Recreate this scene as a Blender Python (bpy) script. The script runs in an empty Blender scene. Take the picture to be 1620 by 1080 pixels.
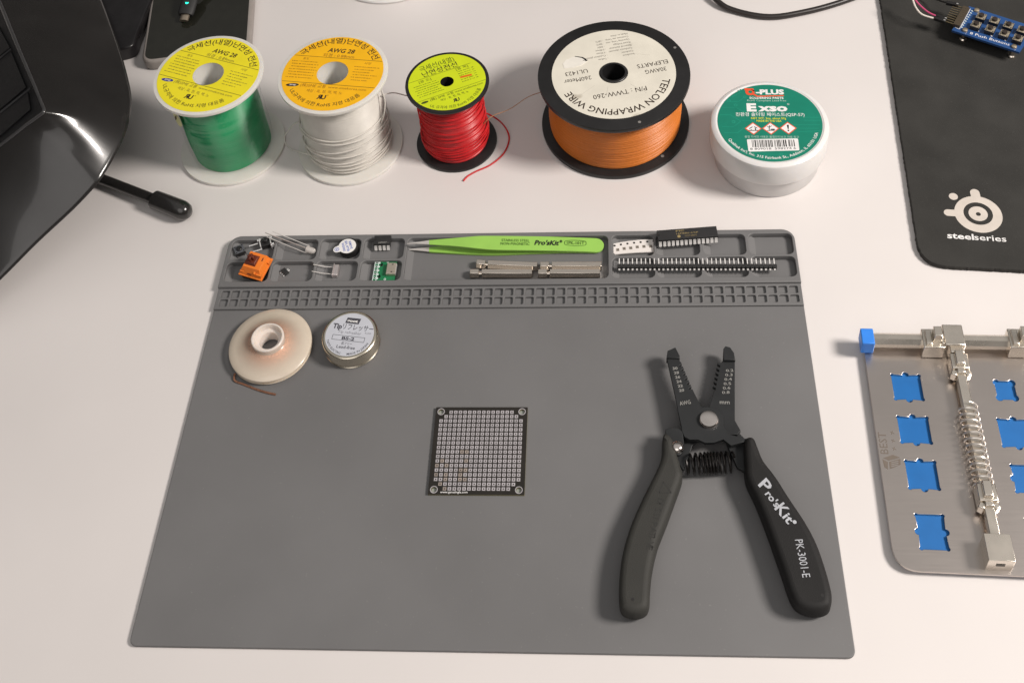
import bpy, math, random
import numpy as np
from mathutils import Matrix, Vector
random.seed(7)
S = 0.001                                   # the code counts in millimetres, the scene in metres
scene = bpy.context.scene
COL = scene.collection

# ------------------------------------------------------------------ camera
CAM_F, CAM_P = 1952.04, np.array([71.455, -215.49, 607.67])
PITCH, YAW, ROLL = 0.809574, 0.120926, -0.110604
PPX, PPY = 808.43, 58.03                    # principal point of the (cropped) photograph, 1620 x 1080


def _rot():
    cx, sx, cy, sy, cz, sz = math.cos(PITCH), math.sin(PITCH), math.cos(YAW), math.sin(YAW), math.cos(ROLL), math.sin(ROLL)
    return (np.array([[cy, -sy, 0], [sy, cy, 0], [0, 0, 1]]) @ np.array([[1, 0, 0], [0, cx, -sx], [0, sx, cx]])
            @ np.array([[cz, -sz, 0], [sz, cz, 0], [0, 0, 1]]))


CAM_R = _rot()
cam = bpy.data.cameras.new('camera')
cam.sensor_width = 36
cam.lens = 36 * CAM_F / 1620
cam.shift_x = (810 - PPX) / 1620
cam.shift_y = -(540 - PPY) / 1620
cam.clip_start, cam.clip_end = 0.02, 50
camo = bpy.data.objects.new('camera', cam)
COL.objects.link(camo)
mw = Matrix([list(CAM_R[i]) + [CAM_P[i] * S] for i in range(3)] + [[0, 0, 0, 1]])
camo.matrix_world = mw
scene.camera = camo

# ------------------------------------------------------------------ light
world = bpy.data.worlds.new('World')
scene.world = world
world.use_nodes = True
wn, wl = world.node_tree.nodes, world.node_tree.links
bg = wn['Background']
tc = wn.new('ShaderNodeTexCoord')
sep = wn.new('ShaderNodeSeparateXYZ')
ramp = wn.new('ShaderNodeValToRGB')
wl.new(tc.outputs['Generated'], sep.inputs[0])
wl.new(sep.outputs['Z'], ramp.inputs[0])
ramp.color_ramp.elements[0].position, ramp.color_ramp.elements[0].color = 0.0, (0.13, 0.115, 0.10, 1)
ramp.color_ramp.elements[1].position, ramp.color_ramp.elements[1].color = 0.80, (1.60, 1.55, 1.50, 1)
mid_el = ramp.color_ramp.elements.new(0.55)
mid_el.color = (0.30, 0.285, 0.27, 1)
wl.new(ramp.outputs[0], bg.inputs['Color'])
bg.inputs['Strength'].default_value = 0.25


def area_lamp(name, loc, target, size, watts, color):
    L = bpy.data.lights.new(name, 'AREA')
    L.shape = 'DISK'
    L.size, L.energy, L.color = size, watts, color
    o = bpy.data.objects.new(name, L)
    COL.objects.link(o)
    o.location = loc
    o.rotation_euler = (Vector(target) - Vector(loc)).to_track_quat('-Z', 'Y').to_euler()
    return o


area_lamp('desk_lamp_light', (1.20, 0.02, 1.12), (0.02, 0.13, 0), 0.40, 29.0, (1.0, 0.928, 0.865))
area_lamp('front_fill_light', (-0.25, -1.05, 1.5), (0, 0.05, 0), 1.6, 7.0, (1.0, 0.95, 0.92))  # large soft fill added in front, brightens the near side of the desk

scene.view_settings.view_transform = 'Standard'
scene.view_settings.look = 'None'
scene.view_settings.exposure = 0
scene.view_settings.gamma = 1
scene.view_settings.use_curve_mapping = False
scene.render.engine = 'CYCLES'
scene.cycles.use_denoising = True
scene.cycles.max_bounces = 10
scene.cycles.transparent_max_bounces = 12
scene.cycles.blur_glossy = 0.6


# ------------------------------------------------------------------ helpers
def at(x, y, z=0.0):
    """The point at height z (mm) that the photograph shows at pixel x, y."""
    d = CAM_R @ np.array([(x - PPX) / CAM_F, -(y - PPY) / CAM_F, -1.0])
    return CAM_P + d * ((z - CAM_P[2]) / d[2])


def frame(x0, y0, s):
    return lambda px, py, z=0.0: at(x0 + px / s, y0 + py / s, z)


def c8(r, g, b):
    f = lambda c: (c / 255 / 12.92) if c / 255 <= 0.04045 else ((c / 255 + 0.055) / 1.055) ** 2.4
    return (f(r), f(g), f(b))


MATS = {}


def mat(name, color, rough=0.5, metal=0.0, var=0.06, scale=120.0, bump=0.0, bscale=900.0, rvar=0.08, coat=0.0,
        trans=0.0, alpha=1.0, spec=0.5, sss=0.0, aniso=0.0, emit=0.0, ior=1.5, speck=None, brush=None):
    if name in MATS:
        return MATS[name]
    m = bpy.data.materials.new(name)
    m.use_nodes = True
    n, l = m.node_tree.nodes, m.node_tree.links
    p = n['Principled BSDF']
    geo = n.new('ShaderNodeNewGeometry')
    nz = n.new('ShaderNodeTexNoise')
    nz.inputs['Scale'].default_value = scale
    nz.inputs['Detail'].default_value = 5
    l.new(geo.outputs['Position'], nz.inputs['Vector'])
    cr = n.new('ShaderNodeValToRGB')
    lo = tuple(max(0, c * (1 - var * 1.6)) for c in color)
    hi = tuple(min(1, c * (1 + var * 1.6)) for c in color)
    cr.color_ramp.elements[0].position, cr.color_ramp.elements[1].position = 0.25, 0.75
    cr.color_ramp.elements[0].color = (*lo, 1)
    cr.color_ramp.elements[1].color = (*hi, 1)
    l.new(nz.outputs['Fac'], cr.inputs[0])
    out = cr.outputs[0]
    if speck:
        v = n.new('ShaderNodeTexNoise')
        v.inputs['Scale'].default_value = speck[0]
        v.inputs['Detail'].default_value = 2
        l.new(geo.outputs['Position'], v.inputs['Vector'])
        r2 = n.new('ShaderNodeValToRGB')
        r2.color_ramp.elements[0].position, r2.color_ramp.elements[1].position = speck[1], speck[1] + 0.06
        l.new(v.outputs['Fac'], r2.inputs[0])
        mx = n.new('ShaderNodeMix')
        mx.data_type = 'RGBA'
        l.new(r2.outputs[0], mx.inputs[0])
        l.new(out, mx.inputs[6])
        mx.inputs[7].default_value = (*speck[2], 1)
        out = mx.outputs[2]
    l.new(out, p.inputs['Base Color'])
    mr = n.new('ShaderNodeMapRange')
    mr.inputs['To Min'].default_value = max(0.0, rough - rvar)
    mr.inputs['To Max'].default_value = min(1.0, rough + rvar)
    nz2 = n.new('ShaderNodeTexNoise')
    nz2.inputs['Scale'].default_value = scale * 0.6
    nz2.inputs['Detail'].default_value = 6
    l.new(geo.outputs['Position'], nz2.inputs['Vector'])
    l.new(nz2.outputs['Fac'], mr.inputs['Value'])
    l.new(mr.outputs[0], p.inputs['Roughness'])
    if brush:
        bm = n.new('ShaderNodeMapping')
        bm.inputs['Rotation'].default_value = (0, 0, brush[2])
        bm.inputs['Scale'].default_value = (brush[0], brush[1], brush[0])
        l.new(geo.outputs['Position'], bm.inputs['Vector'])
        l.new(bm.outputs[0], nz2.inputs['Vector'])
        nz2.inputs['Scale'].default_value = 1.0
    if bump:
        nb = n.new('ShaderNodeTexNoise')
        nb.inputs['Scale'].default_value = bscale
        nb.inputs['Detail'].default_value = 3
        l.new(bm.outputs[0] if brush else geo.outputs['Position'], nb.inputs['Vector'])
        b = n.new('ShaderNodeBump')
        b.inputs['Strength'].default_value = bump
        b.inputs['Distance'].default_value = 0.0004
        l.new(nb.outputs['Fac'], b.inputs['Height'])
        l.new(b.outputs[0], p.inputs['Normal'])
    p.inputs['Metallic'].default_value = metal
    p.inputs['IOR'].default_value = ior
    p.inputs['Specular IOR Level'].default_value = spec
    p.inputs['Coat Weight'].default_value = coat
    p.inputs['Coat Roughness'].default_value = 0.06
    p.inputs['Transmission Weight'].default_value = trans
    p.inputs['Alpha'].default_value = alpha
    p.inputs['Anisotropic'].default_value = aniso
    if sss:
        p.inputs['Subsurface Weight'].default_value = sss
        p.inputs['Subsurface Radius'].default_value = (1.0, 0.8, 0.6)
        p.inputs['Subsurface Scale'].default_value = 0.004
    if emit:
        p.inputs['Emission Color'].default_value = (*color, 1)
        p.inputs['Emission Strength'].default_value = emit
    MATS[name] = m
    return m


class Thing:
    """An Empty at the base of a thing; its parts are children."""
    def __init__(self, name, label, cat, loc=(0, 0, 0), rot=0.0, group=None, tilt=None):
        self.o = bpy.data.objects.new(name, None)
        self.o.empty_display_size = 0.005
        COL.objects.link(self.o)
        self.o.location = [c * S for c in loc]
        eul = (tilt[0], tilt[1], rot) if tilt else (0, 0, rot)
        self.o.rotation_euler = eul
        tag(self.o, label, cat, group)
        from mathutils import Euler
        R = np.array(Euler(eul).to_matrix())
        self.R, self.loc = R, np.array(loc, float)


def tag(o, label=None, cat=None, group=None, kind=None):
    if label: o['label'] = label
    if cat: o['category'] = cat
    if group: o['group'] = group
    if kind: o['kind'] = kind
    return o


def curve_mesh(outlines, depth, bev=0.0, res=2):
    """2D outlines (first the outer one, then holes) filled and thickened about z = 0."""
    c = bpy.data.curves.new('tmp', 'CURVE')
    c.dimensions = '2D'
    c.fill_mode = 'BOTH'
    c.extrude = max(0.0, depth / 2 - bev)
    c.bevel_depth = bev
    c.bevel_resolution = res
    c.offset = -bev
    for ol in outlines:
        sp = c.splines.new('POLY')
        sp.points.add(len(ol) - 1)
        for i, p in enumerate(ol):
            sp.points[i].co = (p[0], p[1], 0, 1)
        sp.use_cyclic_u = True
    o = bpy.data.objects.new('tmp', c)
    me = o.to_mesh()
    v = np.array([list(x.co) for x in me.vertices])
    f = [tuple(p.vertices) for p in me.polygons]
    o.to_mesh_clear()
    bpy.data.objects.remove(o)
    bpy.data.curves.remove(c)
    return v, f


_TXT = {}


def text_mesh(body, bold=0.0, res=2):
    key = (body, bold, res)
    if key in _TXT:
        return _TXT[key]
    c = bpy.data.curves.new('tmp', 'FONT')
    c.body = body
    c.size = 1 / 0.727
    c.offset = bold
    c.resolution_u = res
    o = bpy.data.objects.new('tmp', c)
    me = o.to_mesh()
    v = np.array([list(x.co) for x in me.vertices]).reshape(-1, 3)
    f = [tuple(p.vertices) for p in me.polygons]
    o.to_mesh_clear()
    bpy.data.objects.remove(o)
    bpy.data.curves.remove(c)
    if len(v):
        v[:, 0] -= v[:, 0].min()
    _TXT[key] = (v, f)
    return v, f


class MB:
    """Collects shapes and links them as ONE mesh object."""
    def __init__(self):
        self.v, self.f, self.mi, self.sm, self.mats = [], [], [], [], []
        self.n = 0

    def add(self, v, f, m, smooth=True):
        if m not in self.mats: self.mats.append(m)
        k = self.mats.index(m)
        v = np.asarray(v, float)
        self.v.append(v)
        for q in f:
            self.f.append(tuple(i + self.n for i in q))
            self.mi.append(k)
            self.sm.append(smooth)
        self.n += len(v)

    def box(self, c, d, m, rot=0.0, M=None):
        x, y, z = [k / 2 for k in d]
        v = np.array([[sx * x, sy * y, sz * z] for sz in (-1, 1) for sy in (-1, 1) for sx in (-1, 1)])
        if M is not None: v = v @ np.asarray(M).T
        cr, sr = math.cos(rot), math.sin(rot)
        v = v @ np.array([[cr, -sr, 0], [sr, cr, 0], [0, 0, 1]]).T + np.array(c)
        self.add(v, [(0, 2, 3, 1), (4, 5, 7, 6), (0, 1, 5, 4), (2, 6, 7, 3), (0, 4, 6, 2), (1, 3, 7, 5)], m, False)
        return self

    def lathe(self, prof, m, c=(0, 0), seg=64, closed=False, z0=0.0):
        a = np.linspace(0, 2 * math.pi, seg, endpoint=False)
        n = len(prof)
        v = []
        for r, z in prof:
            v.append(np.stack([c[0] + r * np.cos(a), c[1] + r * np.sin(a), np.full(seg, z + z0)], 1))
        f = []
        for i in range(n if closed else n - 1):
            j = (i + 1) % n
            for k in range(seg):
                l = (k + 1) % seg
                f.append((i * seg + k, i * seg + l, j * seg + l, j * seg + k))
        self.add(np.concatenate(v), f, m)
        return self

    def disc(self, r, z, m, c=(0, 0), seg=48):
        a = np.linspace(0, 2 * math.pi, seg, endpoint=False)
        v = np.stack([c[0] + r * np.cos(a), c[1] + r * np.sin(a), np.full(seg, z)], 1)
        self.add(v, [tuple(range(seg))], m, False)
        return self

    def tube(self, pts, r, m, seg=8, cap=True, flat=1.0, up=None, phase=0.0):
        P = np.asarray(pts, float)
        n = len(P)
        rr = np.full(n, r) if np.isscalar(r) else np.asarray(r, float)
        T = np.gradient(P, axis=0)
        T /= np.linalg.norm(T, axis=1)[:, None] + 1e-12
        u = np.array(up if up is not None else ([0, 0, 1] if abs(T[0][2]) < 0.9 else [1, 0, 0]), float)
        a = np.linspace(0, 2 * math.pi, seg, endpoint=False) + phase
        V = []
        for i in range(n):
            u = u - T[i] * (u @ T[i])
            u /= np.linalg.norm(u) + 1e-12
            w = np.cross(T[i], u)
            V.append(P[i] + rr[i] * (np.cos(a)[:, None] * w + flat * np.sin(a)[:, None] * u))
        f = []
        for i in range(n - 1):
            for k in range(seg):
                l = (k + 1) % seg
                f.append((i * seg + k, i * seg + l, (i + 1) * seg + l, (i + 1) * seg + k))
        if cap:
            f.append(tuple(reversed(range(seg))))
            f.append(tuple((n - 1) * seg + k for k in range(seg)))
        self.add(np.concatenate(V), f, m)
        return self

    def prism(self, outlines, z0, z1, m, bev=0.0, res=2, M=None):
        if isinstance(outlines[0][0], (int, float, np.floating)): outlines = [outlines]
        v, f = curve_mesh(outlines, z1 - z0, bev, res)
        v = v + np.array([0, 0, (z0 + z1) / 2])
        if M is not None:
            v = np.c_[v, np.ones(len(v))] @ np.asarray(M).T
            v = v[:, :3]
        self.add(v, f, m)
        return self

    def text(self, body, u, v, h, z, m, width=None, ang=0.0, c=(0, 0), rot=0.0, bold=0.0, shear=0.0, anchor='l', M=None):
        """Lettering with cap height h: baseline starts at (u, v) in a frame centred at c and turned by rot."""
        t, f = text_mesh(body, bold)
        if not len(t): return self
        t = t.copy()
        w = t[:, 0].max() or 1.0
        sx = (width / w) if width else h
        if anchor == 'c': t[:, 0] -= w / 2
        t[:, 0] = t[:, 0] * sx + t[:, 1] * h * shear
        t[:, 1] *= h
        ca, sa = math.cos(ang), math.sin(ang)
        x, y = u + t[:, 0] * ca - t[:, 1] * sa, v + t[:, 0] * sa + t[:, 1] * ca
        cr, sr = math.cos(rot), math.sin(rot)
        o = np.stack([c[0] + x * cr - y * sr, c[1] + x * sr + y * cr, np.full(len(x), z)], 1)
        if M is not None: o = (np.c_[o, np.ones(len(o))] @ np.asarray(M).T)[:, :3]
        self.add(o, f, m, False)
        return self

    def arc_text(self, body, R, a0, a1, h, z, m, inside=False, c=(0, 0), rot=0.0, bold=0.0):
        """Lettering round a circle from angle a0 to a1 (degrees); inside: tops point to the centre."""
        t, f = text_mesh(body, bold)
        w = t[:, 0].max()
        a = np.radians(a0 + (a1 - a0) * t[:, 0] / w) + rot
        r = R + (-1 if inside else 1) * t[:, 1] * h
        o = np.stack([c[0] + r * np.cos(a), c[1] + r * np.sin(a), np.full(len(a), z)], 1)
        self.add(o, f, m, False)
        return self

    def strip(self, p, q, w, z, m):
        p, q = np.array(p[:2], float), np.array(q[:2], float)
        d = q - p
        d /= np.linalg.norm(d) + 1e-12
        n = np.array([-d[1], d[0]]) * w / 2
        v = [[*(p - n), z], [*(q - n), z], [*(q + n), z], [*(p + n), z]]
        self.add(v, [(0, 1, 2, 3)], m, False)
        return self

    def poly(self, pts, z, m):
        self.add([[p[0], p[1], z] for p in pts], [tuple(range(len(pts)))], m, False)
        return self

    def build(self, name, parent=None, bevel=0.0, ang=35, world=False, seg=2, sub=0):
        """world=True: the shapes were given in desk coordinates; they are moved into the parent's frame."""
        V = np.concatenate(self.v)
        po = None
        if isinstance(parent, Thing):
            if world: V = (V - parent.loc) @ parent.R
            po = parent.o
        elif parent is not None:
            po = parent
            if world:
                q = po
                while q.parent: q = q.parent
                R = np.array(q.rotation_euler.to_matrix())
                V = (V - np.array(q.location) / S) @ R
        org = np.zeros(3)
        if po is None:
            org = np.array([(V[:, 0].min() + V[:, 0].max()) / 2, (V[:, 1].min() + V[:, 1].max()) / 2, V[:, 2].min()])
            V = V - org
        me = bpy.data.meshes.new(name)
        me.from_pydata((V * S).tolist(), [], self.f)
        for m in self.mats: me.materials.append(m)
        me.polygons.foreach_set('material_index', self.mi)
        me.polygons.foreach_set('use_smooth', self.sm)
        me.update()
        me.set_sharp_from_angle(angle=math.radians(ang))
        o = bpy.data.objects.new(name, me)
        COL.objects.link(o)
        o.location = org * S
        if po is not None: o.parent = po
        if bevel:
            b = o.modifiers.new('bevel', 'BEVEL')
            b.width = bevel * S
            b.segments = seg
            b.limit_method = 'ANGLE'
            b.angle_limit = math.radians(40)
        if sub:
            s = o.modifiers.new('subdivision', 'SUBSURF')
            s.levels = s.render_levels = sub
        return o


def smooth(pts, n=8, closed=False):
    """Catmull-Rom curve through the points."""
    P = [np.array(p, float) for p in pts]
    N = len(P)
    out = []
    for i in range(N if closed else N - 1):
        if closed:
            a, b, c, d = P[i - 1], P[i], P[(i + 1) % N], P[(i + 2) % N]
        else:
            a, b, c, d = P[max(i - 1, 0)], P[i], P[i + 1], P[min(i + 2, N - 1)]
        for k in range(n):
            t = k / n
            out.append(0.5 * (2 * b + (c - a) * t + (2 * a - 5 * b + 4 * c - d) * t * t + (3 * b - a - 3 * c + d) * t ** 3))
    if not closed: out.append(P[-1])
    return out


def rrect(x0, y0, x1, y1, r, n=6):
    r = [r] * 4 if np.isscalar(r) else r
    out = []
    for (cx, cy, a, q) in ((x1 - r[0], y0 + r[0], -90, r[0]), (x1 - r[1], y1 - r[1], 0, r[1]), (x0 + r[2], y1 - r[2], 90, r[2]), (x0 + r[3], y0 + r[3], 180, r[3])):
        if q <= 0:
            out.append((cx, cy))
            continue
        for k in range(n + 1):
            t = math.radians(a + 90 * k / n)
            out.append((cx + q * math.cos(t), cy + q * math.sin(t)))
    return out


def circ(x, y, r, n=24):
    return [(x + r * math.cos(2 * math.pi * k / n), y + r * math.sin(2 * math.pi * k / n)) for k in range(n)]


def round_poly(pts, rads, n=6):
    """Polygon whose corners are rounded with the given radii."""
    out, N = [], len(pts)
    for i in range(N):
        p, a, b = np.array(pts[i][:2], float), np.array(pts[i - 1][:2], float), np.array(pts[(i + 1) % N][:2], float)
        r = rads if np.isscalar(rads) else rads[i]
        if r <= 0:
            out.append(tuple(p))
            continue
        u, w = (a - p), (b - p)
        u, w = u / np.linalg.norm(u), w / np.linalg.norm(w)
        h = math.acos(max(-1, min(1, u @ w))) / 2
        d = r / math.tan(h)
        s, e = p + u * d, p + w * d
        for k in range(n + 1):
            t = k / n
            out.append(tuple((1 - t) ** 2 * s + 2 * t * (1 - t) * p + t * t * e))
    return out


def xy(pts):
    return [(float(p[0]), float(p[1])) for p in pts]


def fake_lines(mb, rows, m, z, c, rot, lw=0.5):
    """Print too small to read in the photograph: rows of broken strokes."""
    cr, sr = math.cos(rot), math.sin(rot)
    W = lambda u, v: (c[0] + u * cr - v * sr, c[1] + u * sr + v * cr)
    for (u0, u1, v) in rows:
        u = u0
        while u < u1:
            w = random.uniform(0.5, 1.5)
            e = min(u + w, u1)
            mb.strip(W(u, v), W(e, v), lw * random.uniform(0.55, 1.0), z, m)
            if random.random() < 0.6 and e - u > 0.4:
                k = random.uniform(u, e)
                mb.strip(W(k, v - lw * 0.75), W(k, v + lw * 0.75), 0.2, z + 0.005, m)
            u = e + random.choice((0.25, 0.25, 0.3, 0.7))


# ------------------------------------------------------------------ materials
DESK = mat('white_laminate', (0.715, 0.68, 0.665), 0.42, var=0.02, scale=9, rvar=0.13, bump=0.03, bscale=1400, speck=(420, 0.80, (0.5, 0.46, 0.43)))
SIL = mat('grey_silicone', (0.157, 0.1555, 0.157), 0.60, var=0.075, scale=11, bump=0.06, bscale=2600, rvar=0.16, speck=(650, 0.70, (0.19, 0.188, 0.185)))
WPL = mat('white_plastic', (0.72, 0.70, 0.655), 0.38, var=0.02, sss=0.25)
WPL2 = mat('white_jar_plastic', (0.75, 0.735, 0.725), 0.32, var=0.012, sss=0.2)
BPL = mat('black_plastic', (0.014, 0.0135, 0.014), 0.42, var=0.15, bump=0.04)
BMAT = mat('black_matte_plastic', (0.022, 0.022, 0.022), 0.6, var=0.15, bump=0.05)
INK = mat('dark_ink', (0.035, 0.02, 0.012), 0.55)
INKS = mat('faint_ink', (0.17, 0.13, 0.03), 0.6)
BLK = mat('black_ink', (0.015, 0.014, 0.014), 0.5)
WINK = mat('white_ink', (0.82, 0.81, 0.80), 0.5)
STEEL = mat('steel', (0.62, 0.60, 0.57), 0.24, 1.0, var=0.05)
BRIGHT = mat('bright_tin', (0.86, 0.85, 0.83), 0.3, 0.75, var=0.03)
NICKEL = mat('nickel_plate', (0.84, 0.76, 0.67), 0.24, 1.0, var=0.02, rvar=0.03)

# ------------------------------------------------------------------ desk (the setting)
mb = MB()
mb.box((0, 250, -10), (2600, 1700, 20), DESK)
tag(mb.build('desk', bevel=1.0), 'white laminate desk top', None, None, 'structure')

# ------------------------------------------------------------------ soldering mat
T = Thing('soldering_mat', 'dark grey silicone soldering mat with a parts tray along its far edge', 'mat', (0, 0, 0))
HW, DEP = 171.7, 240.7
mb = MB()
mb.prism(rrect(-HW, 0, HW, 203.0, [3.5, 0, 0, 3.5]), 0.0, 2.0, SIL, 0.45)
mb.build('work_area', T)
mb = MB()
cells = []
for (y0, y1) in ((222.6, 237.6), (207.0, 221.2)):
    for (x0, x1) in ((-169.3, -142.6), (-141.2, -115.6), (-113.9, -88.8), (-86.8, -62.0), (63.7, 88.5), (90.0, 115.5), (118.0, 142.5), (144.6, 170.0)):
        cells.append(rrect(x0, y0, x1, y1, 3.2))
cells.append(rrect(-60, 207.0, 61.4, 237.6, 3.2))
mb.prism([rrect(-HW, 203.1, HW, DEP, [0, 7.5, 7.5, 0])] + cells, 0.9, 5.0, SIL, 0.42)
mb.prism(rrect(-HW + 0.6, 203.4, HW - 0.6, DEP - 0.6, [0, 7, 7, 0]), 0.0, 1.05, SIL)
# sloped run-in at the left end of every cell
for c in cells:
    xs = [p[0] for p in c]; ys = [p[1] for p in c]
    x0, y0, y1 = min(xs), min(ys), max(ys)
    mb.add([[x0 + .1, y0 + 0.2, 1.1], [x0 + 4.0, y0 + 0.2, 1.1], [x0 + .1, y0 + 0.2, 3.4], [x0 + .1, y1 - 0.2, 1.1], [x0 + 4.0, y1 - 0.2, 1.1], [x0 + .1, y1 - 0.2, 3.4]],
           [(2, 1, 4, 5), (0, 1, 2), (3, 5, 4)], SIL, False)
mb.build('parts_tray', T)
mb = MB()
holes = []
for k in range(56):
    x = -169.0 + k * 6.062
    for y0 in (190.6, 196.6):
        holes.append(rrect(x, y0, x + 4.95, y0 + 4.9, 0.7, 2))
mb.prism([rrect(-HW + 0.15, 188.6, HW - 0.15, 203.05, 0)] + holes, 2.02, 3.5, SIL, 0.3, 1)
mb.build('screw_grid', T)

# ------------------------------------------------------------------ spools of wire
def winding(mb, m, R, z0, z1, wire, seg=72, jitter=0.25, seed=1):
    """Wire wound on a core: one helical ridge per turn, with slow and random changes of radius."""
    rnd = random.Random(seed)
    turns = max(3, int((z1 - z0) / wire))
    prof = []
    for i in range(turns):
        q = rnd.uniform(-1, 1) * jitter
        for k in range(4):
            t = k / 4
            prof.append((i + t, q + wire * 0.42 * math.sin(math.pi * t) ** 0.7 if k else q - wire * 0.25))
    a = np.linspace(0, 2 * math.pi, seg, endpoint=False)
    ph = [rnd.uniform(0, 6.28) for _ in prof]
    V = []
    for i, (t, dr) in enumerate(prof):
        f = t / turns
        rr = R(f) + dr + 0.25 * np.sin(a * 2 + f * 5 + 1) + 0.18 * np.sin(a * 3 - f * 11)
        zz = z0 + wire * 0.5 * 0 + (z1 - z0) * f + wire * (a / (2 * math.pi)) * 0.9
        zz = np.clip(zz + 0.35 * np.sin(a + f * 7), z0, z1)
        V.append(np.stack([rr * np.cos(a), rr * np.sin(a), zz], 1))
    F = []
    for i in range(len(prof) - 1):
        for k in range(seg):
            l = (k + 1) % seg
            F.append((i * seg + k, i * seg + l, (i + 1) * seg + l, (i + 1) * seg + k))
    mb.add(np.concatenate(V), F, m)


def ring_wire(R, z, amp, tilt, n=60, a0=0.0, a1=2 * math.pi, ph=0.0):
    out = []
    for k in range(n + 1):
        a = a0 + (a1 - a0) * k / n
        out.append((R * math.cos(a), R * math.sin(a), z + tilt * math.sin(a + ph) + amp * math.sin(3 * a + ph)))
    return out


def flange(mb, m, R, rin, z0, z1, e=0.7):
    mb.lathe([(rin, z0), (R - e, z0), (R - 0.2 * e, z0 + 0.2 * e), (R, z0 + e), (R, z1 - e), (R - 0.2 * e, z1 - 0.2 * e), (R - e, z1), (rin, z1)], m, seg=96, closed=True)


def spool(name, label, c, H, Rf, rin, fm, wm, Rw, wire, th=2.6, seed=1, jitter=0.25, core_m=None, recess=0):
    T = Thing(name, label, 'wire spool', (c[0], c[1], 0), 0, 'spools of wire behind the mat')
    for (z0, z1) in ((0, th), (H - th, H)):
        mb = MB()
        flange(mb, fm, Rf, rin, z0, z1)
        mb.build('flange', T)
    mb = MB()
    mb.lathe([(rin, 0.2), (rin + 1.6, 0.2), (rin + 1.6, H - 0.4), (rin, H - 0.4)], core_m or fm, seg=64, closed=True)
    mb.build('core', T)
    mb = MB()
    winding(mb, wm, Rw, th + 0.05, H - th - 0.05, wire, seed=seed, jitter=jitter)
    w = mb.build('wire_winding', T, ang=60)
    return T, w


def sme_label(T, c, z, R, rin, ang, paper, ink, faint, size, logo_col, dia):
    """The round three-band label of the two large spools."""
    mb = MB()
    mb.prism([circ(0, 0, R, 96), circ(0, 0, rin, 64)], z, z + 0.12, paper)
    zz = z + 0.17
    r = math.radians(ang)
    cr, sr = math.cos(r), math.sin(r)
    W = lambda u, v: (u * cr - v * sr, u * sr + v * cr)
    mb.arc_text('극세선(내열)난연성 전선', 26.6, 150, 31, 4.0, zz, ink, rot=r, bold=0.012)
    mb.text('AWG 28', -8.6, 17.8, 3.7, zz, ink, 17.4, rot=r, bold=0.03, shear=0.15)
    mb.text('외경 : ' + dia, -10.5, 13.7, 2.5, zz, faint, 20.5, rot=r)
    for v in (12.9, -10.0):
        u = math.sqrt(R * R - v * v) - 0.4
        mb.strip(W(-u, v), W(u, v), 0.3, zz, ink)
    mb.text('용도', -22.5, 9.8, 1.7, zz, faint, 4, rot=r)
    mb.text('사양', 18, 9.4, 1.7, zz, faint, 4.4, rot=r)
    fake_lines(mb, [(-29.0 + 0.5 * (k % 3), -11.6 + (0.8 if k % 2 else -0.4), 8.0 - 2.35 * k) for k in range(7)], faint, zz, (0, 0), r)
    fake_lines(mb, [(12.5 + 0.7 * (k % 2), 28.6 - 2.5 * (k % 3), 6.8 - 2.3 * k) for k in range(6)], faint, zz, (0, 0), r)
    a = np.linspace(0, 2 * math.pi, 20, endpoint=False)
    lg = [(-22.4 + 4.2 * math.cos(t) * 0.98, -12.7 + 1.35 * math.sin(t) + 0.28 * 4.2 * math.cos(t) * 0.4) for t in a]
    mb.poly([W(*p) for p in lg], zz, logo_col)
    mb.text('SME', -24.4, -13.3, 1.3, zz + 0.03, WINK, 4.2, rot=r, bold=0.02, shear=0.2)
    mb.text('(株)SME 교통', -17.4, -13.3, 2.3, zz, faint, 16.6, rot=r, shear=0.12)
    mb.text('www.smekorea.com', 0.8, -13.1, 1.8, zz, faint, 24.4, rot=r, shear=0.12)
    mb.text('색상 : 흑, 청, 적, 백, 노', -12, -17.5, 2.1, zz, faint, 23, rot=r)
    mb.text('R', -1.0, -22.6, 3.6, zz, ink, -2.9, rot=r, bold=0.05)
    mb.text('U', -1.2, -22.6, 3.6, zz, ink, 3.0, rot=r, bold=0.05)
    mb.text('®', 2.2, -19.6, 0.9, zz, faint, 0.9, rot=r)
    mb.arc_text('UL규격에 의한 RoHS 지령 대응품', 28.6, -143, -37, 2.6, zz, ink, inside=True, rot=r, bold=0.006)
    return mb.build('label', T)


GREEN = mat('green_insulation', (0.012, 0.32, 0.12), 0.33, var=0.08, scale=60)
WHITEW = mat('white_insulation', (0.68, 0.652, 0.60), 0.42, var=0.04)
REDW = mat('red_insulation', (0.56, 0.018, 0.022), 0.36, var=0.1)
ORANGEW = mat('orange_insulation', (0.62, 0.18, 0.02), 0.4, var=0.05, scale=60)
YEL = mat('yellow_label', (0.86, 0.75, 0.02), 0.42, var=0.03)
ORL = mat('amber_label', (0.94, 0.50, 0.007), 0.42, var=0.03)
LIM = mat('lime_label', (0.62, 0.73, 0.012), 0.42, var=0.03)
BLUEK = mat('blue_ink', (0.025, 0.03, 0.30), 0.5)
FILM = bpy.data.materials.new('clear_film')
FILM.use_nodes = True
_n, _l = FILM.node_tree.nodes, FILM.node_tree.links
_n.remove(_n['Principled BSDF'])
_tr, _gl, _mx, _fr = _n.new('ShaderNodeBsdfTransparent'), _n.new('ShaderNodeBsdfGlossy'), _n.new('ShaderNodeMixShader'), _n.new('ShaderNodeLayerWeight')
_gl.inputs['Roughness'].default_value = 0.1
_fr.inputs['Blend'].default_value = 0.3
_mt = _n.new('ShaderNodeMapRange')
_mt.inputs['To Min'].default_value, _mt.inputs['To Max'].default_value = 0.02, 0.22
_l.new(_fr.outputs['Facing'], _mt.inputs['Value'])
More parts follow.
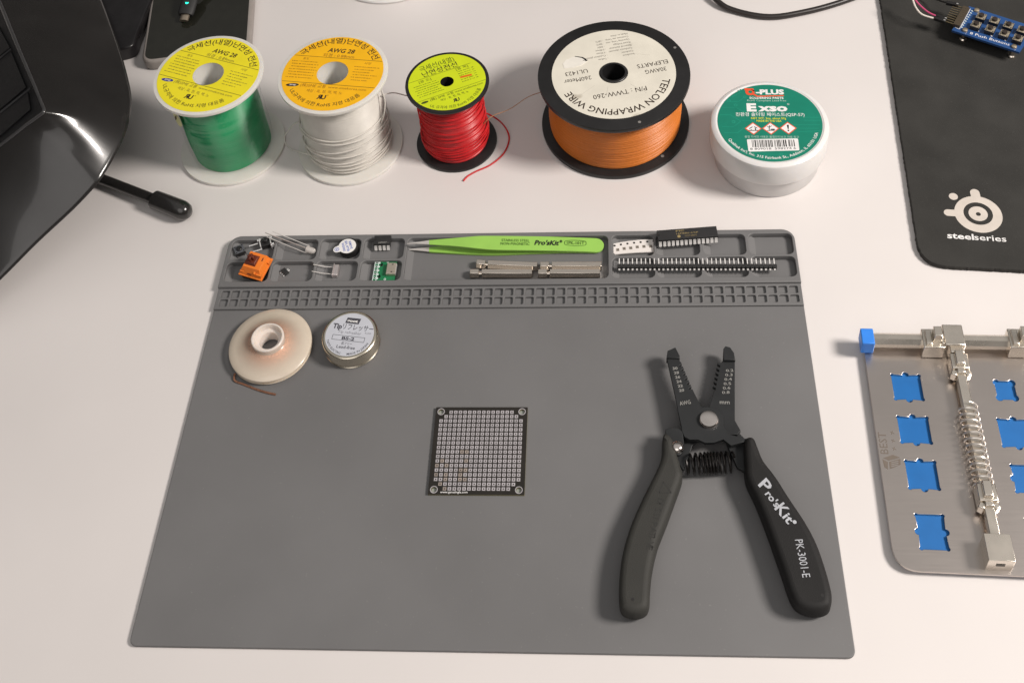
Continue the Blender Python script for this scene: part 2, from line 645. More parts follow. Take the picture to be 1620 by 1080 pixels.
_nz, _bp, _ge = _n.new('ShaderNodeTexNoise'), _n.new('ShaderNodeBump'), _n.new('ShaderNodeNewGeometry')
_nz.inputs['Scale'].default_value = 90
_bp.inputs['Strength'].default_value = 0.015
_bp.inputs['Distance'].default_value = 0.0006
_vm = _n.new('ShaderNodeVectorMath')
_vm.operation = 'MULTIPLY'
_vm.inputs[1].default_value = (0.5, 0.5, 3.0)
_l.new(_ge.outputs['Position'], _vm.inputs[0])
_l.new(_vm.outputs[0], _nz.inputs['Vector'])
_l.new(_nz.outputs['Fac'], _bp.inputs['Height'])
_l.new(_bp.outputs[0], _gl.inputs['Normal'])
_l.new(_mt.outputs[0], _mx.inputs[0])
_l.new(_tr.outputs[0], _mx.inputs[1])
_l.new(_gl.outputs[0], _mx.inputs[2])
_l.new(_mx.outputs[0], _n['Material Output'].inputs['Surface'])

# green spool, wound wire covered with clear film
GC = (-187.3, 319.0)
T, w = spool('wire_spool', 'white plastic spool of green wire with a lemon yellow round label', GC, 69, 34.9, 9.9, WPL, GREEN,
             lambda f: 24.9 + 1.0 * math.sin(f * 3.14), 1.0, seed=3, jitter=0.05)
sme_label(T, GC, 69.02, 32.4, 9.9, -19.7, YEL, INK, INKS, 1, BLUEK, '0.89mm')
mb = MB()
V, prof = [], []
for i in range(46):
    f = i / 45
    prof.append((27.0 + 0.9 * math.sin(f * 3.14) + (0.3 if (i // 7) % 2 else 0) + random.uniform(-0.06, 0.06) + (0.6 if 30 < i < 34 else 0), 3.2 + f * 62.4))
a = np.linspace(0, 2 * math.pi, 72, endpoint=False)
for i, (r, z) in enumerate(prof):
    rr = r + 0.2 * np.sin(a * 2 + i * 0.1) + 0.07 * np.sin(a * 5 - i * 0.3)
    V.append(np.stack([rr * np.cos(a), rr * np.sin(a), z + 1.1 * np.sin(a + 0.6) * math.sin(i / 45 * 3.14)], 1))
mb.add(np.concatenate(V), [(i * 72 + k, i * 72 + (k + 1) % 72, (i + 1) * 72 + (k + 1) % 72, (i + 1) * 72 + k) for i in range(45) for k in range(72)], FILM)
mb.build('wrap_film', T, ang=80)
# little oval sticker on the winding under the label
mb = MB()
PALE = mat('pale_sticker', (0.72, 0.70, 0.36), 0.4)
n = 18
vv, ff = [], []
for i in range(5):
    for j in range(n):
        t = 2 * math.pi * j / n
        rad = i / 4
        aa = math.radians(221) + rad * 0.23 * math.cos(t)
        zz = 50 + rad * 7.5 * math.sin(t)
        vv.append((28.9 * math.cos(aa), 28.9 * math.sin(aa), zz))
for i in range(4):
    for j in range(n):
        k = (j + 1) % n
        ff.append((i * n + j, i * n + k, (i + 1) * n + k, (i + 1) * n + j))
mb.add(vv, ff, PALE)
for i in range(3):
    aa = math.radians(217 + 3.2 * i)
    mb.tube([(29.0 * math.cos(aa + q * .05), 29.0 * math.sin(aa + q * .05), 46 + i * 1.8 + q * 4) for q in (0, .5, 1)], 0.22, INK, 5)
mb.build('oval_sticker', T)

# white spool
WC = (-107.3, 317.2)
T, w = spool('wire_spool', 'white plastic spool of white wire with an amber orange round label', WC, 69, 34.7, 9.9, WPL, WHITEW,
             lambda f: 26.4 + 1.2 * math.sin(f * 3.14) - 1.2 * f, 0.85, seed=5, jitter=0.04)
sme_label(T, WC, 69.02, 32.0, 9.9, -7.8, ORL, INK, mat('brown_ink', (0.30, 0.12, 0.01), 0.6), 1, INK, '0.88mm')
mb = MB()
for i, (z, t, ph, R) in enumerate(((33, 4, 0.5, 28.2), (27, 7, 0.9, 28.6), (20, 8, 0.3, 28.9), (15.5, 6, 0.8, 28.8), (12, 4.5, 0.2, 28.6), (9.5, 3.5, 1.0, 28.5), (7.2, 2.2, 0.5, 28.3), (5, 1.2, 0.8, 28.0))):
    mb.tube(ring_wire(R, z, 0.5, t, ph=ph + 2.2), 0.48, WHITEW, 7)
mb.build('loose_turn', T)
F = frame(420, 40, 4.154)
mb = MB()
mb.tube(smooth([F(760, 420, 56), F(785, 500, 48), F(775, 600, 38), F(735, 690, 26), F(690, 750, 18)]), 0.48, WHITEW, 7)
mb.build('wire_end', T, world=True)
mb = MB()
mb.tube(smooth([F(248, 612, 30), F(180, 660, 18), F(125, 735, 8), F(150, 800, 4), F(240, 838, 10), F(340, 865, 12), F(430, 870, 12)]), 0.48, WHITEW, 7)
mb.build('wire_end', T, world=True)
mb = MB()
mb.tube(smooth([F(770, 460, 48), F(840, 445, 40), F(920, 462, 30), F(985, 475, 24)]), 0.4, WHITEW, 7)
mb.build('wire_end', T, world=True)

# red spool
RC = (-36.8, 318.9)
T, w = spool('wire_spool', 'small black plastic spool of red wire with a lime green round label', RC, 57, 26.5, 4.3, BPL, REDW,
             lambda f: 20.3 - 3.2 * max(0, f - 0.72) / 0.28 * 1.0 - 0.4 * f, 0.85, th=2.0, seed=8, jitter=0.14)
mb = MB()
r = math.radians(23.9)
cr, sr = math.cos(r), math.sin(r)
W = lambda u, v: (u * cr - v * sr, u * sr + v * cr)
mb.prism([circ(0, 0, 24.4, 96), circ(0, 0, 4.3, 40)], 57.02, 57.12, LIM)
zz = 57.17
IG = mat('olive_ink', (0.05, 0.07, 0.008), 0.6)
mb.text('극세선(내열)', -12.4, 15.4, 4.0, zz, IG, 23, rot=r)
mb.text('난연성전선', -12.4, 10.1, 3.9, zz, INK, 23.4, rot=r, bold=0.006)
for v, k in ((9.0, 0), (-9.0, 0)):
    u = math.sqrt(24.2 ** 2 - v * v)
    mb.strip(W(-u, v), W(u if v < 0 else 19, v), 0.25, zz, IG)
mb.text('[용 도]', -16.4, 5.9, 1.9, zz, IG, 8, rot=r)
mb.text('[품 목]', 8.6, 6.6, 1.9, zz, IG, 8, rot=r)
fake_lines(mb, [(-21.0 + (k % 2), -6.0 + 1.2 * (k % 3), 3.9 - 1.9 * k) for k in range(6)], IG, zz, (0, 0), r, 0.42)
fake_lines(mb, [(8.6, 17.0, 5.0 - 1.9 * k) for k in (0, 1, 2, 4, 5)] + [(18, 19.5, 5.0 - 1.9 * k) for k in range(6)], IG, zz, (0, 0), r, 0.42)
REDK = mat('red_marker', (0.75, 0.16, 0.01), 0.5)
mb.strip(W(8.8, -0.2), W(16.2, -1.1), 1.6, zz, REDK)
mb.poly([W(-18.4 + 2.4 * math.cos(t), -11.0 + 0.9 * math.sin(t)) for t in np.linspace(0, 6.1, 16)], zz, IG)
mb.text('(株) SME 교통', -14.8, -11.6, 1.9, zz, IG, 15.5, rot=r)
mb.text('www.smekorea.com', 1.4, -11.5, 1.6, zz, IG, 18.6, rot=r)
mb.text('색상 : 흑, 청, 적, 백, 노', -9.0, -14.6, 1.7, zz, IG, 18.5, rot=r)
mb.text('R', 0.1, -18.6, 2.7, zz, INK, -2.2, rot=r, bold=0.05)
mb.text('U', 0.0, -18.6, 2.7, zz, INK, 2.2, rot=r, bold=0.05)
mb.arc_text('UL 규격에 의한 RoHS 지령 대응품', 23.0, -137, -41, 2.1, zz, IG, inside=True, rot=r, bold=0.0)
mb.build('label', T)
mb = MB()
for i, (z, t, ph, R) in enumerate(((44, 2.2, 0.4, 20.2), (41, 2.6, 0.8, 20.9), (38.5, 2.4, 0.2, 21.3), (34, 2.6, 1.0, 21.2), (29, 2.0, 1.7, 21.2), (25, 2.2, 0.5, 21.4), (21, 2.5, 1.1, 21.3), (16, 3.0, 0.7, 22.0), (13.5, 3.2, 0.2, 22.2), (11, 3.0, 0.5, 22.2), (8, 2.4, 0.9, 21.8), (6.2, 1.8, 0.3, 21.5))):
    mb.tube(ring_wire(R, z, 0.35, t, ph=ph + 2.0), 0.45, REDW, 7)
mb.build('loose_turn', T)
F = frame(620, 60, 4.5)
mb = MB()
mb.tube(smooth([F(615, 540, 24), F(640, 530, 20), F(700, 550, 12), F(775, 600, 6), F(825, 670, 2.4), F(832, 740, 0.9), F(790, 830, 0.7), F(700, 905, 0.7), F(600, 950, 0.7), F(540, 985, 0.7), F(510, 1018, 0.7)]), 0.55, REDW, 8)
mb.build('wire_end', T, world=True)

# big orange spool
OC = (67.3, 332.8)
T, w = spool('wire_spool', 'wide black spool of thin orange wire with a cream round label, tear in the paper', OC, 47, 48.2, 7.2, BPL, ORANGEW,
             lambda f: 42.0 + 0.5 * math.sin(f * 3.14), 0.85, th=3.2, seed=11, jitter=0.16)
CREAM = mat('cream_paper', (0.74, 0.705, 0.61), 0.5, var=0.05, scale=70, speck=(55, 0.69, (0.5, 0.46, 0.38)))
TORN = mat('torn_paper', (0.82, 0.79, 0.72), 0.7)
mb = MB()
mb.prism([circ(0, 0, 39.2, 120), circ(0, 0, 9.2, 64)], 47.02, 47.16, CREAM)
zz = 47.22
r = math.radians(-168.08)
cr, sr = math.cos(r), math.sin(r)
W = lambda u, v: (u * cr - v * sr, u * sr + v * cr)
GINK = mat('grey_print', (0.20, 0.185, 0.16), 0.6)
mb.arc_text('TEFLON WRAPPING WIRE', 31.2, 157, 18, 5.1, zz, INK, rot=r, bold=0.012)
mb.text('P/N : TWW-260', -17.0, 16.0, 4.0, zz, INK, 34, rot=r)
mb.text('30AWG', -33.0, 2.6, 3.6, zz, INK, 13.5, rot=r)
mb.text('ELEPARTS', -35.6, -3.4, 3.6, zz, INK, 20, rot=r)
mb.text('260Meter', 14.6, -1.0, 3.5, zz, INK, 17.5, rot=r)
mb.text('UL1423', 15.6, -7.4, 3.6, zz, INK, 14.4, rot=r)
for k, (a_, b_) in enumerate((('Insulator', ': Teflon'), ('Conductor', ': Cu(silver plated)'), ('Conductor diameter', ': 0.25mm'), ('External diameter', ': 0.40mm'),
                              ('Rated Voltage', ': 300V'), ('Operating Temp. max', ': 300℃'), ('Continues use Temp.', ': 180℃'), ('Made in china', ''))):
    v = -14.2 - 2.75 * k
    mb.text(a_, -16.6, v, 1.55, zz, GINK, min(15.5, 0.86 * len(a_)), rot=r)
    if b_: mb.text(b_, 0.4, v, 1.55, zz, GINK, 0.8 * len(b_), rot=r)
tear = [(14.2, -14.0), (18, -11.4), (24, -10.6), (29.6, -11.2), (29.8, -15.6), (27.0, -18.4), (22.5, -19.8), (17.0, -19.0)]
mb.prism(xy([W(*p) for p in tear]), 47.05, 47.34, TORN)
mb.poly([W(*p) for p in [(13.2, -14.9), (15.0, -14.0), (14.2, -15.8), (16.0, -18.2), (20.5, -20.3), (21.0, -20.0), (16.8, -17.6), (15.4, -15.6), (17.2, -15.0)]], 47.40, BLK)
SCUF = mat('scuffed_paper', (0.60, 0.57, 0.50), 0.7)
for (p, q) in (((-26, -10), (-15, -14)), ((-8, 12), (-16, 22)), ((6, 11), (9, 19)), ((14, 8), (24, 14))):
    mb.strip(W(*p), W(*q), 0.25, zz - 0.02, SCUF)
mb.build('label', T)
for (u, v) in ((-43.2, -12.8), (-6, 44.3)):
    mb = MB()
    mb.disc(0.95, 47.04, mat('grub_hole', (0.22, 0.21, 0.20), 0.6), W(u, v), 16)
    mb.build('flange_hole', T)
mb = MB()
hp = at(1048, 247, 3.22) - np.array([OC[0], OC[1], 0])
mb.disc(1.1, 3.24, mat('grub_hole', (0.2, 0.2, 0.2)), hp[:2], 16)
mb.build('flange_hole', T)
mb = MB()
mb.lathe([(7.25, 30), (8.9, 30), (8.9, 47.6), (8.5, 47.9), (7.25, 47.9)], BPL, seg=48, closed=True)
mb.build('hub_collar', T)
F = frame(620, 60, 4.5)
mb = MB()
mb.tube(smooth([at(856, 146, 24), at(835, 154, 26), at(806, 173, 24), F(720, 555, 26), F(660, 605, 24), F(615, 660, 18), F(580, 725, 10)]), 0.24, mat('bare_orange_wire', (0.42, 0.20, 0.09), 0.4), 6)
mb.build('wire_end', T, world=True)

# ------------------------------------------------------------------ jar of solder paste
JC = (162.2, 300.4)
T = Thing('solder_paste_jar', 'round white plastic jar with a green label on its screw lid', 'jar', (JC[0], JC[1], 0))
mb = MB()
mb.lathe([(0, 0.0), (30.6, 0.0), (31.9, 0.4), (32.5, 1.6), (32.7, 18.5), (0, 18.5)], mat('shaded_natural_jar_plastic', (0.63, 0.615, 0.61), 0.36, var=0.015, sss=0.15), seg=96)  # greyer natural plastic, with some shade under the lid put into its colour
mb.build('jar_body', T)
mb = MB()
mb.lathe([(0, 16.0), (35.0, 16.0), (35.7, 16.4), (36.0, 17.4), (36.2, 31.0), (35.6, 32.7), (34.2, 33.7), (32.8, 34.0), (32.2, 33.6), (0, 33.6)], WPL2, seg=112)
lid = mb.build('lid', T)
TEAL = mat('teal_label', (0.006, 0.205, 0.135), 0.4, var=0.04)
TEAL2 = mat('teal_trace', (0.012, 0.27, 0.18), 0.4)
YK = mat('yellow_ink', (0.75, 0.72, 0.03), 0.5)
RK = mat('orange_red_ink', (0.78, 0.09, 0.03), 0.5)
mb = MB()
mb.prism(circ(0, 0, 31.7, 112), 33.62, 33.74, TEAL)
zz = 33.80
r = math.radians(-2.0)
def J(u, v):
    return (u * math.cos(r) - v * math.sin(r), u * math.sin(r) + v * math.cos(r))
o_ = (-1.3, -1.9)
def jt(b, u0, u1, v, h, m, **k):
    mb.text(b, u0 + o_[0], v + o_[1], h, zz + k.pop('dz', 0), m, u1 - u0, rot=r, **k)
# traces printed in the background
for path in (((-27, 17), (-18, 17), (-14, 21)), ((-29, 12), (-20, 12), (-15, 8)), ((-30, 6), (-24, 6), (-18, 1), (-10, 1)), ((-29, -4), (-22, -4), (-17, 1)), ((-28, -9), (-20, -9), (-16, -5), (-12, -5)),
             ((13, -2), (30, -2)), ((14, -5), (29, -5)), ((16, -8), (30, -7)), ((-22, 21), (-16, 25)), ((-6, -26), (8, -26)), ((20, 4), (31, 4)), ((21, 1.5), (31, 1.5))):
    for p, q in zip(path, path[1:]):
        mb.strip(J(*p), J(*q), 0.4, zz - 0.03, TEAL2)
for p in ((-14, 21), (-20, 14), (-15, 8), (-22, 0), (-24, 18), (-17, 27), (5, -26), (-10, 1)):
    mb.prism([circ(*J(*p), 1.2, 16), circ(*J(*p), 0.6, 12)], zz - 0.06, zz - 0.02, TEAL2)
mb.prism([circ(*J(-9.2 + o_[0], 27.2 + o_[1]), 2.9, 24), circ(*J(-9.0 + o_[0], 27.3 + o_[1]), 1.25, 20)], zz - 0.02, zz + 0.02, RK)
mb.poly([J(p[0] + o_[0], p[1] + o_[1]) for p in ((-12.6, 30.4), (-12.3, 28.4), (-9, 29.6), (-6.4, 28.6), (-6.2, 27.4), (-7.0, 30.3))], zz + 0.03, RK)
mb.poly([J(p[0] + o_[0], p[1] + o_[1]) for p in ((-8.6, 25.6), (-7.0, 26.2), (-4.6, 24.0), (11.6, 24.6), (11.6, 23.7), (-5, 22.9))], zz + 0.035, RK)
jt('-PLUS', -5.6, 11.9, 25.4, 4.0, WINK, bold=0.07)
jt('SOLDERING PASTE', -9.8, 11.2, 21.3, 1.75, WINK, bold=0.03)
jt('RoHS Compliant Lead Free', -11.3, 12.6, 19.2, 1.5, mat('pale_teal_ink', (0.45, 0.62, 0.55), 0.5))
jt('E', -12.0, -6.0, 11.0, 6.4, WINK, bold=0.08)
jt('xso', -5.2, 12.9, 11.0, 6.0, WINK, bold=0.06)
jt('®', 12.9, 14.4, 16.2, 1.4, WINK)
jt('친환경 솔더링 페이스트(QSP-57)', -19.0, 22.8, 6.9, 2.5, WINK, bold=0.008)
jt('NET WT. 2oz. about 57g', -9.8, 11.4, 4.2, 1.6, YK, bold=0.02)
jt('MADE IN THE USA', -6.6, 8.4, 2.0, 1.6, YK, bold=0.02)
for (u, v) in ((-9.0, -3.6), (1.5, -3.4), (12.0, -3.1)):
    u += o_[0]; v += o_[1]
    for k, (q, mm) in enumerate(((5.15, RK), (4.3, WINK))):
        mb.poly([J(u, v + q), J(u - q, v), J(u, v - q), J(u + q, v)], zz + 0.01 + 0.02 * k, mm)
    z2 = zz + 0.05
    if u < -8:
        mb.strip(J(u - 2.8, v - 1.6), J(u + 2.8, v - 1.6), 0.6, z2, BLK)
        mb.strip(J(u - 2.4, v - 0.2), J(u - 0.4, v + 1.4), 0.55, z2, BLK)
        mb.strip(J(u + 0.6, v + 1.5), J(u + 2.4, v + 0.3), 0.55, z2, BLK)
        mb.strip(J(u - 1.4, v - 0.7), J(u - 1.2, v - 1.6), 0.5, z2, BLK)
        mb.strip(J(u + 1.2, v + 0.4), J(u + 1.4, v - 1.4), 0.6, z2, BLK)
    elif u < 6:
        mb.strip(J(u - 1.0, v - 1.6), J(u - 0.6, v + 2.4), 0.5, z2, BLK)
        mb.strip(J(u - 0.8, v + 0.6), J(u - 2.0, v + 1.8), 0.4, z2, BLK)
        mb.strip(J(u - 0.8, v + 1.0), J(u + 0.8, v + 2.1), 0.4, z2, BLK)
        mb.poly([J(u + 1.2 + 1.6 * math.cos(t), v - 0.9 + 0.6 * math.sin(t)) for t in np.linspace(0, 6, 12)], z2, BLK)
        mb.strip(J(u - 2.2, v - 1.9), J(u + 2.2, v - 1.9), 0.45, z2, BLK)
    else:
        mb.poly([J(u - 0.65, v + 2.7), J(u - 0.3, v - 0.8), J(u + 0.3, v - 0.8), J(u + 0.65, v + 2.7)], z2, BLK)
        mb.poly([J(u + 0.55 * math.cos(t), v - 1.9 + 0.55 * math.sin(t)) for t in np.linspace(0, 5.8, 12)], z2, BLK)
jt('물질 자세한 내용은 물질안전보건 자료 참고', -14.6, 17.9, -11.0, 1.5, mat('pale_teal_ink', (0.45, 0.62, 0.55), 0.5))
mb.prism(xy([J(p[0] + o_[0], p[1] + o_[1]) for p in round_poly([(-13.4, -12.3), (-12.9, -22.2), (17.3, -20.9), (17.2, -11.4)], 0.9)]), zz - 0.04, zz + 0.01, WINK)
u = -10.4
rb = random.Random(4)
while u < 14.6:
    w_ = rb.choice((0.3, 0.3, 0.55, 0.8))
    t = (u + 10.4) / 25
    mb.strip(J(u + o_[0], -13.0 + 0.55 * t + o_[1]), J(u + o_[0] + 0.2, -18.8 + 0.9 * t + o_[1]), w_, zz + 0.04, BLK)
    u += w_ + rb.choice((0.3, 0.3, 0.45, 0.8))
jt('8 809018  598274 6', -11.8, 15.4, -20.9, 1.7, BLK, dz=0.05, ang=0.035)
mb.arc_text("Qualitek Int'l, Inc. 315 Fairbank St., Addison, IL 60101 USA", 29.7, -151, -17, 2.05, zz, WINK, inside=True, rot=r, bold=0.015)
mb.build('lid_label', lid)

# ------------------------------------------------------------------ desoldering braid on its spool
F = frame(340, 470, 5.4)
BCc = (-131.6, 162.6)
TRL = mat('milky_plastic', (0.62, 0.52, 0.41), 0.3, var=0.04, sss=0.5, alpha=1.0)
HUBM = mat('clear_hub_plastic', (0.74, 0.66, 0.60), 0.25, var=0.03, sss=0.3)
COPPER = mat('copper_braid', (0.72, 0.34, 0.20), 0.45, 0.4, var=0.2, scale=900, bump=0.5, bscale=3000)
T = Thing('desoldering_braid', 'flat milky plastic bobbin of copper desoldering braid', 'braid bobbin', (BCc[0], BCc[1], 2.0))
mb = MB()
mb.lathe([(8.0, 0.4), (22.0, 0.3), (23.2, 0.7), (23.6, 1.4), (23.2, 2.0), (8.0, 2.2)], TRL, seg=96, closed=True)
mb.build('lower_flange', T)
mb = MB()
mb.lathe([(9.5, 2.3), (19.0, 2.3), (18.6, 3.2), (14.0, 6.0), (11.0, 7.6), (9.5, 8.6)], COPPER, seg=96, closed=True)
mb.build('braid_winding', T)
TRL2 = mat('translucent_plastic', (0.66, 0.575, 0.47), 0.22, var=0.03, coat=0.3)
_n, _l = TRL2.node_tree.nodes, TRL2.node_tree.links      # the plastic gets thinner towards the hub
_tc, _vl, _sp, _cb, _mr = _n.new('ShaderNodeTexCoord'), _n.new('ShaderNodeVectorMath'), _n.new('ShaderNodeSeparateXYZ'), _n.new('ShaderNodeCombineXYZ'), _n.new('ShaderNodeMapRange')
_vl.operation = 'LENGTH'
_l.new(_tc.outputs['Object'], _sp.inputs[0])
_l.new(_sp.outputs['X'], _cb.inputs['X'])
_l.new(_sp.outputs['Y'], _cb.inputs['Y'])
_l.new(_cb.outputs[0], _vl.inputs[0])
_l.new(_vl.outputs['Value'], _mr.inputs['Value'])
_mr.interpolation_type = 'SMOOTHSTEP'
for _k, _v in zip(('From Min', 'From Max', 'To Min', 'To Max'), (0.0100, 0.0215, 0.36, 0.90)): _mr.inputs[_k].default_value = _v
_l.new(_mr.outputs[0], _n['Principled BSDF'].inputs['Alpha'])
mb = MB()
mb.lathe([(23.4, 3.4), (23.9, 3.9), (23.7, 4.7), (22.6, 5.5), (19.8, 6.4), (17.2, 7.2), (14.4, 8.0), (12.0, 8.8), (10.2, 9.8), (9.5, 10.8)], TRL2, seg=96)
mb.build('upper_flange', T)
mb = MB()
mb.lathe([(7.0, 0.3), (9.0, 0.3), (9.4, 10.4), (9.4, 12.0), (9.0, 12.4), (8.3, 12.4), (7.9, 11.6), (7.6, 9.2), (5.6, 8.9), (5.3, 8.3), (5.6, 1.0)], HUBM, seg=64, closed=True)
mb.build('hub', T)
mb = MB()
P = smooth([F(170, 650, 3.6), F(163, 690, 3.2), F(178, 718, 2.7), F(250, 745, 2.5), F(350, 785, 2.5), F(450, 815, 2.6), F(520, 830, 2.5)])
mb.tube(P, 0.6, mat('dull_copper', (0.26, 0.125, 0.075), 0.5, 0.5, var=0.3, scale=1200, bump=0.5, bscale=3000), 8, flat=0.45)
mb.build('braid_end', T, world=True)

# ------------------------------------------------------------------ tin of tip refresher
TC = (-85.0, 165.3)
TIN = mat('tin_plate', (0.70, 0.64, 0.53), 0.24, 1.0, var=0.04)
TLB = mat('silver_label', (0.70, 0.72, 0.79), 0.36, 0.35, var=0.03)  # silver print with a bluish reflection mixed into its base colour
T = Thing('tip_tinner_tin', 'small round metal tin with a silver printed lid', 'tin', (TC[0], TC[1], 2.0))
mb = MB()
mb.lathe([(0, 0), (15.4, 0), (16.0, 0.5), (16.1, 1.0), (15.6, 1.5), (15.6, 5), (0, 5)], TIN, seg=80)
mb.build('tin_body', T)
mb = MB()
mb.lathe([(15.7, 3.6), (16.2, 3.7), (16.35, 4.0), (16.2, 4.4), (16.1, 9.0), (15.7, 9.8), (15.0, 10.2), (14.3, 10.3), (13.9, 10.15), (0, 10.15)], TIN, seg=80)
lid = mb.build('tin_lid', T)
mb = MB()
mb.prism(circ(0, 0, 13.9, 80), 10.17, 10.25, TLB)
zz = 10.30
r = math.radians(-7.5)
TI = mat('tin_ink', (0.06, 0.06, 0.075), 0.5)
TI2 = mat('tin_grey_ink', (0.25, 0.25, 0.28), 0.5)
tt = lambda b, u0, u1, v, h, m, **k: mb.text(b, u0 + 1.0, v + 0.5, h, zz + k.pop('dz', 0), m, u1 - u0, rot=r, **k)
W = lambda u, v: ((u + 1) * math.cos(r) - (v + .5) * math.sin(r), (u + 1) * math.sin(r) + (v + .5) * math.cos(r))
mb.poly([W(-5.6, 6.6), W(2.4, 6.6), W(3.0, 10.3), W(-5.0, 10.3)], zz, TI)
tt('goot', -4.8, 1.6, 7.6, 1.7, WINK, bold=0.05, dz=0.03)
tt('Tip', -12.0, -6.6, 2.6, 3.2, TI, bold=0.05)
tt('リフレッサー', -6.2, 11.8, 2.8, 3.2, TI, bold=0.008)
tt('RoHS', 7.6, 11.2, 1.0, 1.1, TI2)
tt('Tip refresher', -8.2, 5.6, -0.1, 1.9, TI2)
for (p, q) in (((-10.4, -1.6), (8.4, -1.6)), ((-10.4, -4.6), (8.4, -4.6)), ((-10.4, -1.6), (-10.4, -4.6)), ((8.4, -1.6), (8.4, -4.6))):
    mb.strip(W(*p), W(*q), 0.25, zz, TI)
tt('BS-2', -4.8, 2.6, -4.1, 2.0, TI, bold=0.05)
tt('鉛フリー', -4.1, 2.0, -7.2, 1.5, TI)
tt('Lead-free', -6.3, 4.5, -9.7, 2.0, TI, bold=0.015)
mb.arc_text('TAIYO ELECTRIC', 13.2, -158, -98, 1.35, zz, TI, inside=True, rot=r, bold=0.01)
mb.arc_text('MADE IN JAPAN', 13.2, -82, -20, 1.35, zz, TI, inside=True, rot=r, bold=0.01)
mb.build('lid_label', lid)

# ------------------------------------------------------------------ perfboard
F = frame(660, 630, 6.355)
PCBK = mat('black_soldermask', (0.017, 0.014, 0.011), 0.35, var=0.2, scale=60)
FR4 = mat('fibreglass_edge', (0.20, 0.18, 0.10), 0.6)
PADM = mat('tinned_pad', (0.51, 0.485, 0.505), 0.42, 0.3, var=0.1, scale=220)
PADB = mat('oxidised_pad', (0.42, 0.36, 0.32), 0.45, 0.35, var=0.2, scale=220)
T = Thing('perfboard', 'square black perforated circuit board with rows of silver pads', 'circuit board', (-8.06, 100.45, 2.0), -0.0003)
q = 24.95
mholes = [circ(sx * 22.0, sy * 22.0 - 0.1, 1.55, 24) for sx in (-1, 1) for sy in (-1, 1)]
mb = MB()
mb.prism([rrect(-q, -q + .4, q, q - .4, 0.3)] + mholes, 0.0, 1.3, FR4)
mb.prism([rrect(-q, -q + .4, q, q - .4, 0.3)] + [circ(sx * 22.0, sy * 22.0 - 0.1, 1.56, 24) for sx in (-1, 1) for sy in (-1, 1)], 1.3, 1.5, PCBK)
mb.build('board', T)
mb = MB()
v_, f_ = [], []
rb = random.Random(2)
for row in range(1, 19):
    lo, hi = {1: (3, 16), 2: (2, 17), 17: (2, 17), 18: (3, 16)}.get(row, (1, 18))
    for colm in range(lo, hi + 1):
        x, y = (colm - 9.5) * 2.54, -(row - 9.5) * 2.54
        old = (colm in (6, 7) and row > 8 and rb.random() < 0.6) or (colm in (1, 2, 3) and row > 11 and rb.random() < 0.4)
        pm = PADB if old else PADM
        k, h = 0.92, 0.5
        ring = [(x - k, y - k), (x + k, y - k), (x + k, y + k), (x - k, y + k)]
        hole = [(x + h * math.cos(t), y + h * math.sin(t)) for t in np.radians((225, 315, 45, 135))]
        mb.add([[*p, 1.53] for p in ring] + [[*p, 1.53] for p in hole], [(0, 1, 5, 4), (1, 2, 6, 5), (2, 3, 7, 6), (3, 0, 4, 7)], pm, False)
        mb.poly([(x + h * 1.05 * math.cos(t), y + h * 1.05 * math.sin(t)) for t in np.linspace(0, 2 * math.pi, 8, endpoint=False)], 1.515, mat('pad_hole', (0.03, 0.025, 0.02), 0.7))
mb.build('solder_pads', T)
for sx in (-1, 1):
    for sy in (-1, 1):
        mb = MB()
        mb.prism([circ(sx * 22.0, sy * 22.0 - 0.1, 1.98, 28), circ(sx * 22.0, sy * 22.0 - 0.1, 1.58, 24)], 1.50, 1.545, PADM)
        mb.disc(1.5, 0.1, mat('hole_shine', (0.30, 0.32, 0.29), 0.5), (sx * 22.0, sy * 22.0 - 0.1), 24)
        mb.build('mounting_hole_ring', T)
mb = MB()
mb.text('www.garasingla.com', -18.6, -23.9, 1.15, 1.54, WINK, 14.2, bold=0.02)
mb.build('printed_lettering', T)

# ------------------------------------------------------------------ wire stripper
F = frame(1020, 540, 4.91)
G = frame(960, 680, 3.484)
H = frame(1140, 680, 3.484)
TOOL = mat('black_oxide_steel', (0.019, 0.0205, 0.022), 0.52, 0.15, var=0.12, scale=90, bump=0.05)
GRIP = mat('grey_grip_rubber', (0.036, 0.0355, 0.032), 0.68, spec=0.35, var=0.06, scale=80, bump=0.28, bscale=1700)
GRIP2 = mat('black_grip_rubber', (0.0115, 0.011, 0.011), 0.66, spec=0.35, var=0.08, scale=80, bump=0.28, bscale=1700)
PRT = mat('silver_print', (0.28, 0.275, 0.26), 0.5)
WPR = mat('pale_print', (0.46, 0.475, 0.51), 0.5)
T = Thing('wire_stripper', 'black wire stripper pliers lying open on the mat', 'pliers', tuple(F(490, 640, 2.0)))
z0, z1, z2 = 8.2, 10.6, 13.0

def jaw_edge(p, q, n, depth, side):
    """A saw of small round notches from p to q."""
    p, q = np.array(p, float), np.array(q, float)
    d = (q - p) / n
    nn = np.array([-d[1], d[0]]) / np.linalg.norm(d) * side
    out = []
    for i in range(n):
        a = p + d * i
        for t, e in ((0.0, 0), (0.42, 0), (0.5, 0.7), (0.66, 1), (0.84, 0.7), (0.92, 0)):
            out.append(tuple(a + d * t + nn * depth * e))
    return out

